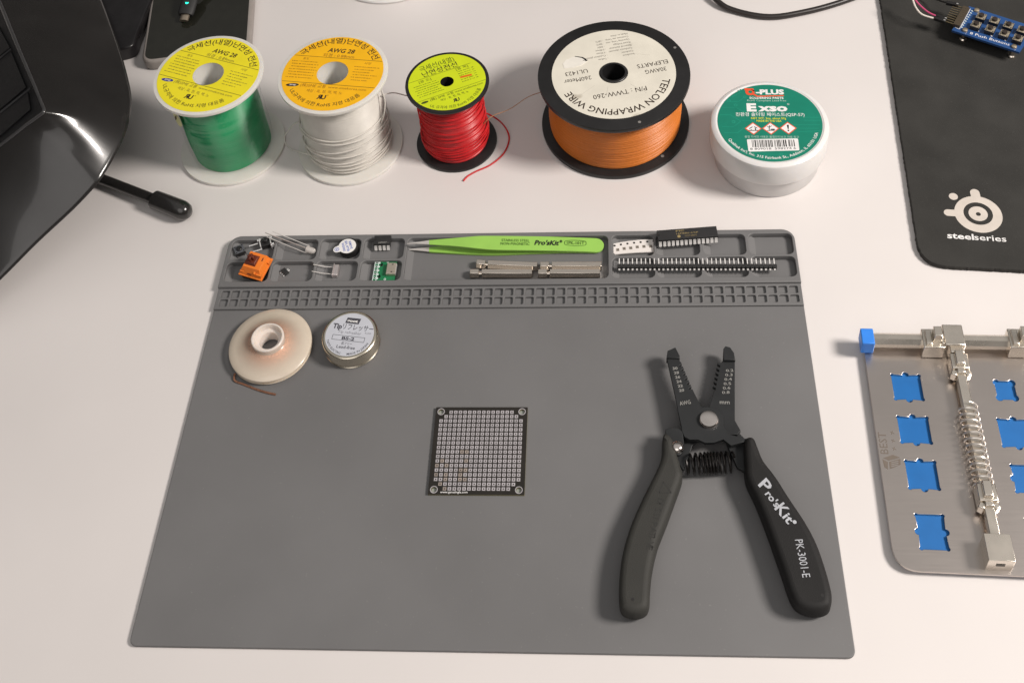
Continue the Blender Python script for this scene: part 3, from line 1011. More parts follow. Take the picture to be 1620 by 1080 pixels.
zt = z2
left = [F(285, 660, zt), F(262, 560, zt), F(240, 440, zt), F(205, 280, zt), F(176, 150, zt), F(172, 134, zt), F(262, 128, zt), F(270, 150, zt)]
left = xy(left) + jaw_edge(F(282, 160, zt)[:2], F(372, 372, zt)[:2], 6, 2.0, -1) + xy([F(380, 388, zt), F(442, 512, zt), F(485, 505, zt), F(560, 520, zt), F(610, 580, zt), F(612, 660, zt), F(660, 720, zt),
    F(790, 755, zt), F(780, 775, zt), F(670, 806, zt), F(610, 758, zt), F(540, 782, zt), F(470, 786, zt), F(415, 760, zt), F(350, 760, zt), F(310, 740, zt), F(290, 700, zt)])
mb = MB()
mb.prism(left, z1, z2, TOOL, 0.22)
mb.prism(xy([F(168, 136, zt), F(178, 80, zt), F(238, 54, zt), F(272, 120, zt), F(270, 138, zt)]), z1 - 2.0, z2 + 1.2, TOOL, 0.3)
zz = z2 + 0.06
dl = F(290, 390, zt) - F(235, 205, zt)
for k, t in enumerate(('30', '28', '26', '24', '22', '20')):
    p = F(218 + 10 * k, 220 + 34 * k, zt)
    mb.text(t, 0, 0, 1.6, zz, PRT, 2.7, c=p[:2], rot=0.10, bold=0.03)
p = F(274, 497, zt)
mb.text('AWG', 0, 0, 2.3, zz, PRT, 5.9, c=p[:2], rot=0.18, bold=0.015)
mb.build('jaw', T, world=True)
mb = MB()
zt = z1
right = jaw_edge(F(548, 375, zt)[:2], F(590, 165, zt)[:2], 6, 1.7, 1)
right = xy([F(440, 560, zt), F(500, 508, zt), F(538, 385, zt)]) + right + xy([F(606, 150, zt), F(610, 70, zt), F(624, 52, zt), F(660, 62, zt), F(690, 100, zt), F(700, 150, zt), F(700, 610, zt), F(745, 690, zt), F(720, 720, zt), F(500, 720, zt), F(430, 640, zt)])
mb.prism(right, z0, z1 - 0.02, TOOL, 0.2)
mb.prism(xy([F(612, 160, zt), F(610, 72, zt), F(626, 52, zt), F(662, 62, zt), F(692, 104, zt), F(702, 160, zt)]), z1 - 0.3, z2 - 0.2, TOOL, 0.3)
zz = z1 + 0.05
for k, t in enumerate(('0.2', '0.3', '0.4', '0.5', '0.6', '0.8')):
    p = F(632 - 6.0 * k, 236 + 34 * k, zt)
    mb.text(t, 0, 0, 1.6, zz, PRT, 4.0, c=p[:2], rot=0.02 + 0.03, bold=0.02)
p = F(583, 484, zt)
mb.text('mm', 0, 0, 2.4, zz, PRT, 5.2, c=p[:2], rot=-0.02, bold=0.015)
# shank running down to the right grip, and the one to the left grip
mb.prism(xy([F(600, 690, zt), F(730, 690, zt), F(800, 760, zt), F(790, 1000, zt), F(720, 960, zt), F(660, 830, zt)]), z0 - 2.2, z0 + 0.4, TOOL, 0.3)
mb.build('jaw', T, world=True)
mb = MB()
mb.prism(xy([F(300, 735, z0), F(420, 770, z0), F(372, 800, z0), F(340, 900, z0), F(300, 1000, z0), F(235, 900, z0), F(215, 800, z0)]), z0 - 2.2, z0 - 0.1, TOOL, 0.3)
mb.build('shank', T, world=True)
mb = MB()
pc = F(497, 612, z2)
mb.lathe([(0, z2 + 2.4), (3.0, z2 + 2.35), (4.4, z2 + 2.0), (4.9, z2 + 1.3), (4.9, z2 - 0.3)], mat('polished_nickel', (0.80, 0.74, 0.70), 0.16, 1.0), c=pc[:2], seg=40)
mb.build('pivot_bolt', T, world=True)
mb = MB()
zt = 13.0
mb.prism(xy(smooth([F(158, 700, zt), F(180, 672, zt), F(240, 668, zt), F(285, 690, zt), F(300, 740, zt), F(302, 830, zt), F(270, 880, zt), F(225, 860, zt), F(200, 800, zt)], 5, True)), 11.2, 13.0, TOOL, 0.35)
mb.build('locking_lever', T, world=True)
mb = MB()
pc = F(254, 815, 14.0)
mb.lathe([(0, 15.6), (1.6, 15.4), (2.8, 14.8), (3.3, 13.9), (3.3, 13.0)], MATS['polished_nickel'], c=pc[:2], seg=32)
mb.build('lever_rivet', T, world=True)
# coil spring between the handles
mb = MB()
A, B = F(318, 955, 7.5), F(700, 935, 7.5)
ax = B - A
L = np.linalg.norm(ax)
ax /= L
sd = np.cross(ax, [0, 0, 1.0])
pts = []
turns = 11
for k in range(turns * 18 + 1):
    t = k / (turns * 18)
    an = 2 * math.pi * turns * t
    rr = 5.2 - 0.6 * abs(t - 0.45)
    pts.append(A + ax * L * (t + 0.06 * math.sin(t * 6)) + rr * (math.cos(an) * np.array([0, 0, 1.0]) + math.sin(an) * sd))
mb.tube(pts, 0.62, mat('black_spring_steel', (0.02, 0.018, 0.017), 0.28, 0.6), 8)
mb.build('spring', T, world=True)
# grips
zt = 11.0
gl = smooth([G(318, 30, zt), G(360, 60, zt), G(385, 140, zt), G(412, 232, zt), G(414, 275, zt), G(385, 360, zt), G(330, 510, zt), G(280, 640, zt), G(250, 770, zt), G(238, 880, zt), G(232, 970, zt),
             G(205, 1008, zt), G(150, 1020, zt), G(95, 1005, zt), G(70, 965, zt), G(68, 850, zt), G(85, 700, zt), G(130, 540, zt), G(200, 380, zt), G(270, 240, zt), G(300, 160, zt), G(304, 80, zt)], 5, True)
mb = MB()
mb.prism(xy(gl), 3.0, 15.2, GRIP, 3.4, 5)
mb.build('handle', T, world=True)
EMB = mat('embossed_shade', (0.024, 0.0237, 0.022), 0.7)
mb = MB()
for (p, q) in (((312, 285), (355, 345)), ((355, 345), (288, 345)), ((288, 345), (312, 285))):
    mb.strip(G(*p, 15.2), G(*q, 15.2), 0.45, 15.27, EMB)
p0 = np.array([300, 375.0])
for k, ch in enumerate('DISSIPATIVE'):
    t = k / 10
    px_, py_ = 284 - 62 * t - 18 * t * (1 - t), 372 + 262 * t
    p = G(px_, py_, 15.2)
    p2 = G(px_ - 62 / 10 - 1.8 * (1 - 2 * t), py_ + 26.2, 15.2)
    a_ = math.atan2(p2[1] - p[1], p2[0] - p[0])
    mb.text(ch, 0, 0, 3.3, 15.28, EMB, None, c=p[:2], rot=a_)
mb.build('embossed_lettering', T, world=True)
mb = MB()
mb.disc(0.75, 15.27, BLK, G(143, 932, 15.2)[:2], 16)
mb.build('grip_hole', T, world=True)
gr = smooth([H(128, 90, zt), H(140, 55, zt), H(180, 55, zt), H(205, 110, zt), H(235, 180, zt), H(300, 265, zt), H(380, 390, zt), H(460, 510, zt), H(520, 620, zt), H(565, 740, zt), H(600, 860, zt), H(612, 930, zt),
             H(600, 985, zt), H(545, 1008, zt), H(470, 1000, zt), H(410, 965, zt), H(375, 900, zt), H(345, 810, zt), H(300, 680, zt), H(250, 540, zt), H(195, 400, zt), H(140, 280, zt), H(132, 200, zt)], 5, True)
mb = MB()
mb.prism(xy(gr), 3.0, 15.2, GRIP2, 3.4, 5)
mb.build('handle', T, world=True)
mb = MB()
zt = 15.2
def along(body, a, b, h, m, **k):
    p, q = H(*a, zt), H(*b, zt)
    d = q - p
    mb.text(body, 0, 0, h, zt + 0.08, m, float(np.linalg.norm(d[:2])), c=p[:2], rot=math.atan2(d[1], d[0]), **k)
along('P', (206, 302), (246, 348), 6.0, WPR, bold=0.03, shear=-0.1)
along("ro's", (243, 352), (302, 428), 3.7, WPR, bold=0.03)
along('K', (296, 432), (336, 478), 6.0, WPR, bold=0.03)
along('it', (338, 478), (372, 520), 4.5, WPR, bold=0.03)
mb.disc(0.95, zt + 0.08, WPR, H(408, 506, zt)[:2], 14)
along('PK-3001-E', (409, 604), (452, 812), 3.9, WPR, bold=0.0)
mb.build('printed_lettering', T, world=True)
mb = MB()
mb.disc(0.75, zt + 0.07, BLK, H(561, 909, zt)[:2], 16)
mb.build('grip_hole', T, world=True)

# ------------------------------------------------------------------ things in the parts tray
FL = 1.05                                   # floor of the tray cells
A_ = frame(360, 360, 11.57)
B_ = frame(490, 360, 10.125)
C_ = frame(960, 345, 8.526)
D_ = frame(640, 360, 4.909)
SWG = mat('grey_switch_plate', (0.12, 0.125, 0.14), 0.45, 0.3)
LEADM = mat('component_lead', (0.72, 0.70, 0.68), 0.26, 0.9)
IC = mat('ic_epoxy', (0.021, 0.021, 0.022), 0.55, var=0.1, bump=0.05)

# push button, standing square
p = A_(215, 395, 4.6)
pa, pb = A_(165, 490, 4.6), A_(340, 420, 4.6)
an = math.atan2(pb[1] - pa[1], pb[0] - pa[0])
T = Thing('tact_switch', 'small square push button with a round black top, alone in the corner of the tray', 'push button', (p[0], p[1], FL), an, 'push buttons in the corner cell')
mb = MB(); mb.box((0, 0, 1.9), (6, 6, 3.2), BPL); mb.build('switch_body', T, bevel=0.15)
mb = MB(); mb.prism(rrect(-3, -3, 3, 3, 0.4), 3.5, 3.75, SWG)
for sx in (-1, 1):
    for sy in (-1, 1): mb.disc(0.45, 3.78, BPL, (sx * 2.2, sy * 2.2), 12)
mb.build('cover_plate', T)
mb = MB(); mb.lathe([(1.75, 3.7), (1.75, 4.5), (1.5, 4.75), (0, 4.75)], BPL, seg=28); mb.build('button', T)
for sx in (-1, 1):
    for sy in (-1, 1):
        mb = MB(); mb.box((sx * 2.3, sy * 3.25, 0.6), (0.7, 0.35, 1.1), LEADM); mb.build('leg', T)

# right-angle push button on its back with two long pins
p = A_(700, 300, 3.5)
an = math.atan2(*(A_(610, 330, 3) - A_(460, 375, 3))[1::-1])
T = Thing('tact_switch', 'black push button in a bright metal bracket with two long pins', 'push button', (p[0], p[1], FL), an, 'push buttons in the corner cell')
mb = MB(); mb.box((0, 0.2, 2.6), (5.6, 5.4, 3.4), BPL); mb.lathe([(1.7, 4.2), (1.7, 6.0), (0, 6.1)], BPL, (0.2, 1.0), 24); mb.build('switch_body', T, bevel=0.3)
BRK = mat('bright_bracket', (0.86, 0.86, 0.86), 0.3, 0.55)
mb = MB()
mb.box((3.2, -0.6, 2.6), (0.7, 6.6, 4.2), BRK); mb.box((4.0, -2.9, 3.2), (2.2, 1.2, 3.0), BRK); mb.box((3.7, 1.9, 4.0), (1.6, 1.2, 2.2), BRK)
mb.box((-3.2, 0.5, 2.8), (0.7, 6.0, 4.2), BRK); mb.box((-3.4, 2.9, 4.3), (2.4, 1.4, 0.7), BRK)
mb.lathe([(0.55, 4.81), (0, 4.81)], BLK, (4.1, -1.3), 14)
mb.build('metal_bracket', T, bevel=0.15)
for y in (1.0, -4.2):
    mb = MB(); mb.box((-7.2 if y > 0 else -5.6, y + 0.2, 3.6), (5.8, 0.75, 0.5), BRK); mb.build('pin', T, bevel=0.1)

# orange keyboard switch, tipped on the divider
p = A_(505, 710, 8.0)
pa, pb = A_(240, 840, 9), A_(650, 950, 9)
an = math.atan2(pb[1] - pa[1], pb[0] - pa[0])
ORS = mat('orange_switch_plastic', (0.86, 0.215, 0.022), 0.4, var=0.03, sss=0.1)
BRN = mat('brown_stem', (0.13, 0.022, 0.008), 0.42)
T = Thing('keyboard_switch', 'orange keyboard key switch with a brown cross stem', 'key switch', (p[0], p[1] + 1.0, 2.1), an, tilt=(0.10, 0.05))
def frustum(mb, b, t, z0, z1, m):
    v = [[-b, -b, z0], [b, -b, z0], [b, b, z0], [-b, b, z0]] + [[t[0], t[1], z1], [t[2], t[1], z1], [t[2], t[3], z1], [t[0], t[3], z1]]
    mb.add(v, [(3, 2, 1, 0), (4, 5, 6, 7), (0, 1, 5, 4), (1, 2, 6, 5), (2, 3, 7, 6), (3, 0, 4, 7)], m, False)
mb = MB(); mb.box((0, 0, 2.2), (13.8, 13.8, 4.4), BPL); mb.box((7.2, 2.2, 3.9), (1.0, 4.4, 1.2), BPL); mb.box((0, 0, -0.6), (3.6, 3.6, 1.6), BPL)
mb.build('lower_housing', T, bevel=0.4)
mb = MB()
frustum(mb, 7.8, (-7.8, -7.8, 7.8, 7.8), 4.4, 5.4, ORS)
frustum(mb, 7.2, (-5.4, -4.0, 5.6, 6.4), 5.38, 10.3, ORS)
mb.box((5.6, -5.6, 6.6), (3.2, 1.8, 3.0), ORS); mb.box((6.9, 4.6, 6.2), (1.6, 3.0, 3.4), ORS); mb.box((-5.8, -5.4, 6.3), (2.4, 2.0, 2.2), ORS)
mb.box((2.8, -5.4, 7.0), (1.0, 2.2, 3.6), ORS)
mb.box((-0.8, -6.25, 6.55), (2.4, 0.9, 0.8), BRN); mb.box((4.3, 3.2, 10.31), (0.7, 2.4, 0.1), BRN)
mb.build('upper_housing', T, bevel=0.35)
mb = MB()
frustum(mb, 3.7, (-3.1, -2.6, 3.1, 2.6), 10.2, 12.0, BRN)
mb.box((0, 0, 13.6), (1.2, 4.0, 3.4), BRN); mb.box((0, 0, 13.6), (4.0, 1.15, 3.4), BRN)
v = np.array([-1.6, 1.0, 0])
mb.v = [q if i == 0 and False else q + v for i, q in enumerate(mb.v)]
mb.build('stem', T, bevel=0.2)
mb = MB()
for x in (-2.5, 3.2): mb.tube([(x, 4.0, 0.0), (x, 4.0, -1.4)], 0.5, LEADM, 6)
mb.build('contact_pin', T)

# LED with four long leads
T = Thing('led', 'clear LED whose long bare leads stick out over the far edge of the tray', 'LED', tuple(A_(1510, 420, FL)))
LEAD2 = mat('pale_lead', (0.70, 0.67, 0.64), 0.4, 0.4)
CLR = mat('clear_epoxy', (0.80, 0.76, 0.72), 0.14, var=0.03, alpha=0.5, spec=0.7)
e0, e1 = A_(1450, 395, 4.2), A_(1610, 440, 3.6)
d = (e1 - e0) / np.linalg.norm(e1 - e0)
mb = MB()
ts = [(0, 2.2), (0.8, 2.2), (0.8, 1.9), (3.6, 1.9), (4.7, 1.7), (5.4, 1.2), (5.8, 0.5), (5.9, 0.05)]
mb.tube([e0 + d * t for t, r_ in ts], [r_ for t, r_ in ts], CLR, 24)
mb.build('lens', T, world=True)
for (a0, k, b0, za, zb) in (((1490, 325), (1450, 320), (822, 70), 5.0, 9.5), ((1460, 388), (1400, 360), (690, 95), 5.6, 9.8), ((1420, 458), (1380, 445), (720, 172), 3.8, 7.5)):
    mb = MB(); mb.tube([e0 + d * 1.0 + (A_(*a0, za) - e0) * 0.5, A_(*a0, za), A_(*k, za), A_((k[0] + b0[0]) / 2, (k[1] + b0[1]) / 2, (za + zb) / 2), A_(*b0, zb)], 0.3, LEAD2, 4, phase=0.78)
    mb.build('lead', T, world=True)

# buzzer
p = B_(618, 285, 6.3)
T = Thing('buzzer', 'round black buzzer with a white sticker on top', 'buzzer', (p[0], p[1], FL))
mb = MB(); mb.lathe([(0, 0), (5.8, 0), (6.05, 0.4), (6.05, 4.6), (5.7, 5.1), (0, 5.1)], BPL, seg=56)
mb.build('buzzer_body', T)
mb = MB()
q = B_(435, 350, 6.3) - p
c0 = (B_(602, 295, 6.3) - p)
poly = []
mb.prism(circ(c0[0], c0[1], 5.35, 48), 5.13, 5.26, WINK)
ang_ = math.atan2(q[1] - c0[1], q[0] - c0[0])
tab = [(c0[0] + 4.0 * math.cos(ang_ + 0.75), c0[1] + 4.0 * math.sin(ang_ + 0.75)), (c0[0] + 4.0 * math.cos(ang_ - 0.75), c0[1] + 4.0 * math.sin(ang_ - 0.75))]
tabp = tab[::-1] if False else [tab[1], (q[0] + 2.2 * math.sin(ang_), q[1] - 2.2 * math.cos(ang_))] + [(q[0] + 2.2 * math.cos(ang_ + t), q[1] + 2.2 * math.sin(ang_ + t)) for t in np.linspace(-1.4, 1.4, 12)] + [(q[0] - 2.2 * math.sin(ang_), q[1] + 2.2 * math.cos(ang_)), tab[0]]
mb.prism(tabp, 5.12, 5.25, WINK)
BL2 = mat('sticker_blue_ink', (0.10, 0.16, 0.50), 0.5)
mb.prism([circ(q[0], q[1], 1.45, 24), circ(q[0], q[1], 1.15, 20)], 5.27, 5.30, BL2)
mb.strip((q[0] - .8, q[1]), (q[0] + .8, q[1]), 0.35, 5.29, BL2); mb.strip((q[0], q[1] - .8), (q[0], q[1] + .8), 0.35, 5.30, BL2)
for k, t in enumerate(('REMOVE', 'SEAL AFTER', 'WASHING')):
    w_ = (6.0, 8.4, 6.6)[k]
    mb.text(t, -w_ / 2, 2.0 - 2.2 * k - 0.6, 1.5, 5.31, BL2, w_, c=c0[:2], rot=math.radians(-70), bold=0.03)
mb.build('sticker', T)

# eight-pin chip
DIPM = mat('tinned_dip_pin', (0.86, 0.84, 0.82), 0.36, 0.12)
p0, p1 = B_(995, 285, 6.6), B_(1325, 275, 6.6)
an = math.atan2(p1[1] - p0[1], p1[0] - p0[0])
mid = B_(1160, 195, 6.8)
def dip(name, label, c, z, an, n, body_w, text, tilt=None, grp=None):
    T = Thing(name, label, 'chip', (c[0], c[1], z), an, grp, tilt)
    Lb = n / 2 * 2.54
    mb = MB()
    v = []
    for (zz, k) in ((1.4, 0.0), (3.1, 0.25), (4.8, 0.0)):
        hx, hy = Lb / 2 + k - 0.1, body_w / 2 + k
        v += [[-hx, -hy, zz], [hx, -hy, zz], [hx, hy, zz], [-hx, hy, zz]]
    f = [(3, 2, 1, 0), (8, 9, 10, 11)]
    for i in (0, 4):
        for k in range(4): f.append((i + k, i + (k + 1) % 4, i + 4 + (k + 1) % 4, i + 4 + k))
    mb.add(v, f, IC, False)
    mb.prism(circ(-Lb / 2 + 1.0, 0, 0.7, 16), 4.81, 4.83, mat('ic_notch', (0.012, 0.012, 0.012), 0.4))
    mb.build('chip_body', T, bevel=0.12)
    for s_ in (-1, 1):
        for k in range(n // 2):
            x = (k - (n / 2 - 1) / 2) * 2.54
            mb = MB()
            y = s_ * (body_w / 2 + (0.25 if s_ < 0 else -0.45))
            mb.box((x, y + s_ * 0.35, 3.1), (1.7, 0.9, 0.3), DIPM)
            mb.box((x, y + s_ * 0.95, 2.0), (1.7, 0.3, 2.5), DIPM, M=((1, 0, 0), (0, 1, s_ * -0.4), (0, 0, 1)))
            mb.box((x, y + s_ * 0.95, 0.1), (0.55, 0.28, 2.2), LEADM)
            mb.build('pin', T)
    return T
T = dip('ic_chip', 'short black eight pin chip beside the buzzer', mid, 2.1, an, 8, 6.3, '')
mb = MB(); mb.text('A3P0457 –', -2.2, -2.7, 1.2, 4.83, PRT, 6.4, bold=0.02); mb.build('chip_marking', T)

# three-leg power transistor
p = A_(1048, 800, 2.4)
an = math.atan2(*(A_(1040, 895, 2) - A_(935, 790, 2))[1::-1])
T = Thing('smd_regulator', 'tiny black three leg surface mount regulator with a metal tab', 'transistor', (p[0], p[1], FL), an)
mb = MB(); mb.box((0, 0, 0.95), (4.6, 2.9, 1.5), IC); mb.build('package', T, bevel=0.15)
for x in (-1.5, 0, 1.5):
    mb = MB(); mb.box((x, -2.0, 0.4), (0.75, 1.3, 0.4), BRIGHT); mb.build('leg', T, bevel=0.08)
mb = MB(); mb.box((0, 2.1, 0.5), (1.9, 1.6, 0.4), BRIGHT); mb.build('tab', T, bevel=0.08)

# crystal can
p = B_(420, 690, 3.0)
T = Thing('crystal', 'small silver crystal can lying on its side with two wire leads', 'crystal', (p[0], p[1], FL), -0.03)
CRY = mat('crystal_can', (0.76, 0.70, 0.69), 0.3, 0.85)
mb = MB(); mb.prism(rrect(-1.4, -3.9, 1.7, 3.9, 0.6), 0.3, 3.2, CRY, 0.5); mb.build('can', T)
mb = MB(); mb.prism(rrect(-1.8, -4.3, -1.2, 4.3, 0.25), 0.05, 3.6, CRY, 0.15); mb.build('base_plate', T)
for y in (2.45, -2.45):
    mb = MB(); mb.tube([(-1.5, y, 1.8), (-7, y - 0.1, 2.6), (-13.8, y - 0.3, 4.9)], 0.26, LEAD2, 7); mb.build('lead', T)

# micro usb breakout
GPC = mat('green_soldermask', (0.010, 0.175, 0.065), 0.35, var=0.08, scale=120)
SILK = mat('silkscreen', (0.66, 0.76, 0.73), 0.5)
p = B_(1200, 685, 3.4)
T = Thing('usb_breakout_board', 'small green breakout board with a micro USB socket', 'circuit board', (p[0], p[1], FL), -0.015)
hx, hy = 7.55, 7.35
T.o.scale = (0.89, 1.06, 1.0)
HO = [circ(-2.9, 3.9, 1.25, 20), circ(-3.3, -4.1, 1.25, 20)]
mb = MB(); mb.prism([rrect(-hx, -hy, hx, hy, 0.2)] + HO, 0.9, 2.3, GPC); mb.build('board', T)
mb = MB()
mb.poly([(-7.5, -7.3), (-7.0, -7.3), (-7.0, 7.3), (-7.5, 7.3)], 2.33, SILK)
mb.poly([(-5.2, -7.3), (-4.6, -7.3), (-4.6, 7.3), (-5.2, 7.3)], 2.33, SILK)
for k in range(5): mb.poly([(-4.6, 5.2 - 2.6 * k - .7), (-3.7, 5.2 - 2.6 * k - .7), (-3.7, 5.2 - 2.6 * k + .5), (-4.6, 5.2 - 2.6 * k + .5)], 2.34, SILK)
for k in range(5): mb.prism([circ(-6.1, 5.1 - 2.54 * k, 0.8, 16), circ(-6.1, 5.1 - 2.54 * k, 0.55, 14)], 2.28, 2.35, SILK)
for k in range(5): mb.disc(0.55, 2.33, BLK, (-6.1, 5.1 - 2.54 * k), 14)
for q in ((1.3, 5.9), (1.1, -6.0)): mb.prism([circ(*q, 0.75, 14), circ(*q, 0.45, 12)], 2.28, 2.36, SILK)
mb.build('silkscreen_print', T)
mb = MB(); mb.prism(rrect(1.7, -3.9, 7.9, 3.6, 0.3), 2.3, 4.9, mat('usb_shell', (0.62, 0.56, 0.47), 0.38, 0.8), 0.3)
for q in ((5.6, 2.4), (5.4, -2.6)): mb.box((q[0], q[1], 4.91), (1.1, 0.6, 0.06), BLK)
mb.box((8.0, -0.1, 3.4), (0.4, 6.9, 2.0), BRIGHT)
mb.build('usb_socket', T)

# paper tape of surface mount parts
PAP = mat('carrier_paper', (0.76, 0.72, 0.69), 0.6, var=0.03)
T = Thing('smd_tape', 'short strip of white paper tape holding six tiny chips', 'component tape', tuple(C_(360, 390, FL)))
top = [(90, 345), (190, 325), (300, 308), (420, 295), (530, 288), (635, 288)]
bot = [(640, 455), (530, 458), (420, 462), (300, 470), (200, 478), (110, 488), (90, 470)]
zt = 3.2
mb = MB(); mb.prism(xy([C_(*q, zt) for q in top + bot]), 2.3, 3.2, PAP)
HOL = mat('tape_hole', (0.03, 0.028, 0.026), 0.8)
for q in ((105, 372), (190, 357), (278, 344), (368, 333), (456, 325), (545, 318), (632, 312)):
    c = C_(*q, zt)
    mb.disc(0.72, 3.23, HOL, c[:2], 14)
mb.build('paper_strip', T, world=True)
for q in ((147, 428), (234, 412), (323, 403), (411, 390), (501, 383), (593, 381)):
    c = C_(*q, zt)
    mb = MB(); mb.box((c[0], c[1], 3.23), (1.9, 2.0, 0.06), mat('tape_pocket', (0.30, 0.27, 0.23), 0.6), 0.1); mb.box((c[0] + .1, c[1], 3.28), (1.2, 1.4, 0.05), mat('chip_body_grey', (0.16, 0.14, 0.12), 0.5), 0.1)
    mb.build('tiny_chip', T, world=True)

# long chip across the tray edge
p0, p1 = C_(690, 300, 9.8), C_(1490, 240, 9.8)
an = math.atan2(p1[1] - p0[1], p1[0] - p0[0])
mid = (C_(685, 180, 9.8) + C_(1480, 92, 9.8) + p0 + p1) / 4
T = dip('ic_chip', 'long black twenty eight pin chip resting across the tray edge', mid, 5.0, an, 28, 7.2, '')
GOLD = mat('gold_print', (0.30, 0.23, 0.10), 0.5)
mb = MB()
mb.text('PIC', -6.6, 1.6, 1.1, 4.84, GOLD, 5.0, bold=0.03)
mb.text('16F886-I/SP', -6.6, -0.4, 1.1, 4.84, GOLD, 13.0)
mb.text('1137 NWY', -1.6, -2.4, 1.1, 4.84, GOLD, 7.0)
mb.disc(1.0, 4.84, GOLD, (-5.2, -1.9), 16)
mb.build('chip_marking', T)

# strip of header pins
h0, h1 = C_(140, 655, 6.5), frame(950, 340, 4.765)(1330, 390, 6.5)
n = 36
an = math.atan2(h1[1] - h0[1], h1[0] - h0[0])
T = Thing('pin_header', 'long black strip of silver header pins lying across four tray cells', 'pin header', (h0[0], h0[1], 5.05), an)
L = float(np.linalg.norm((h1 - h0)[:2]))
pt = L / n
mb = MB()
for k in range(n):
    mb.prism([(k * pt + a, b) for a, b in ((0.5, -1.25), (pt - 0.5, -1.25), (pt - 0.03, -0.6), (pt - 0.03, 0.6), (pt - 0.5, 1.25), (0.5, 1.25), (0.03, 0.6), (0.03, -0.6))], 0.0, 2.5, BMAT)
mb.build('header_body', T)
for k in range(n):
    mb = MB()
    mb.box(((k + .5) * pt, 3.4, 1.5), (0.52, 4.6, 0.52), DIPM)
    mb.box(((k + .5) * pt, -1.6, 0.7), (1.05, 0.8, 0.85), DIPM)
    mb.build('header_pin', T)

# tweezers
LIME = mat('lime_enamel', (0.31, 0.58, 0.105), 0.38, var=0.03)
TIPM = mat('brushed_tip', (0.70, 0.67, 0.64), 0.35, 0.45)
T = Thing('tweezers', 'lime green enamelled tweezers with bare steel tips', 'tweezers', tuple(D_(900, 140, FL)))
up_t = [(190, 98), (380, 82), (540, 68), (600, 65), (760, 65), (1060, 69), (1300, 76), (1490, 83)]
up_b = [(1490, 190), (1330, 183), (1000, 176), (760, 173), (640, 168), (540, 158), (380, 142), (190, 130)]
def zu(x): return 3.0 + 6.2 * (1 - max(0, (x - 500)) / 1040) ** 0.9 if x > 500 else 9.2 - 1.2 * (500 - x) / 480
def arm(mb, top, bot, zf, th, m):
    n = len(top)
    v = []
    for (a, b) in zip(top, bot[::-1]):
        z = zf((a[0] + b[0]) / 2)
        v += [D_(*a, z), D_(*b, z), D_(*a, z) - [0, 0, th], D_(*b, z) - [0, 0, th]]
    f = []
    for i in range(n - 1):
        k = 4 * i
        f += [(k, k + 1, k + 5, k + 4), (k + 2, k + 6, k + 7, k + 3), (k, k + 4, k + 6, k + 2), (k + 1, k + 3, k + 7, k + 5)]
    f += [(0, 2, 3, 1), (4 * n - 4, 4 * n - 3, 4 * n - 1, 4 * n - 2)]
    mb.add(v, f, m)
endc = [(1490, 83), (1515, 90), (1535, 104), (1548, 128), (1547, 150), (1535, 172), (1515, 186), (1490, 190)]
mb = MB()
ut = smooth(up_t, 3) + endc[1:4]
ub = endc[4:7] + [tuple(p) for p in smooth(up_b, 3)]
arm(mb, [tuple(p) for p in ut], [tuple(p) for p in ub], zu, 0.9, LIME)
zt_ = lambda x: zu(x)
def onarm(body, x0, y0, x1, y1, h, m, **k):
    a, b = D_(x0, y0, zu(x0)), D_(x1, y1, zu(x1))
    d = b - a
    t, f = text_mesh(body, k.pop('bold', 0.0))
    t = t.copy()
    sx = np.linalg.norm(d[:2]) / t[:, 0].max()
    X, Y = t[:, 0] * sx + t[:, 1] * h * k.get('shear', 0), t[:, 1] * h
    u = d[:2] / np.linalg.norm(d[:2])
    o = np.stack([a[0] + X * u[0] - Y * u[1], a[1] + X * u[1] + Y * u[0], a[2] + (b[2] - a[2]) * np.clip(X / (sx * t[:, 0].max()), 0, 1) + 0.22], 1)
    mb.add(o, f, m, False)
mb_arm = mb
upper = mb.build('arm', T, world=True)
mb = MB()
GIN = mat('dark_green_ink', (0.06, 0.13, 0.02), 0.5)
onarm('STAINLESS STEEL', 754, 108, 970, 112, 1.9, GIN)
onarm('NON-MAGNETIC', 746, 134, 972, 138, 1.9, GIN)
onarm("Pro'sKit", 1008, 134, 1196, 138, 3.4, BLK, shear=0.25, bold=0.05)
onarm('®', 1204, 118, 1226, 119, 1.9, BLK, bold=0.03)
onarm('1PK-101T', 1262, 131, 1396, 134, 2.3, GIN, bold=0.012)
ring = []
for t in np.linspace(0, 2 * math.pi, 40):
    cx = 1327 + math.copysign(min(abs(70 * math.cos(t) * 1.3), 66), math.cos(t)) + 18 * math.cos(t)
    cy = 120 + 21 * math.sin(t) + 0.02 * (cx - 1327)
    ring.append(D_(cx, cy, zu(cx) + 0.12))
mb.tube(ring, 0.16, GIN, 5, cap=False)
mb.build('printed_lettering', T, world=True)
mb = MB()
arm(mb, [(20, 123), (80, 115), (190, 99)], [(190, 130), (80, 124), (20, 127)], zu, 0.4, TIPM)
mb.build('tip', T, world=True)
zl = lambda x: 2.6 + 1.0 * max(0, 500 - x) / 480
dn_t = [(190, 150), (380, 140), (540, 150), (700, 150), (1000, 160), (1300, 175), (1490, 180)]
dn_b = [(1490, 192), (1300, 188), (1000, 198), (700, 209), (620, 210), (400, 199), (190, 187)]
dn_b = [(1490, 192), (1300, 189), (1000, 198), (720, 209), (560, 207), (380, 198), (190, 186)]
mb = MB(); arm(mb, [tuple(p) for p in smooth(dn_t, 3)], [tuple(p) for p in smooth(dn_b, 3)], zl, 1.2, LIME)
mb.build('arm', T, world=True)
mb = MB(); arm(mb, [(35, 167), (100, 160), (190, 152)], [(190, 186), (100, 176), (35, 172)], zl, 0.5, TIPM)
mb.build('tip', T, world=True)

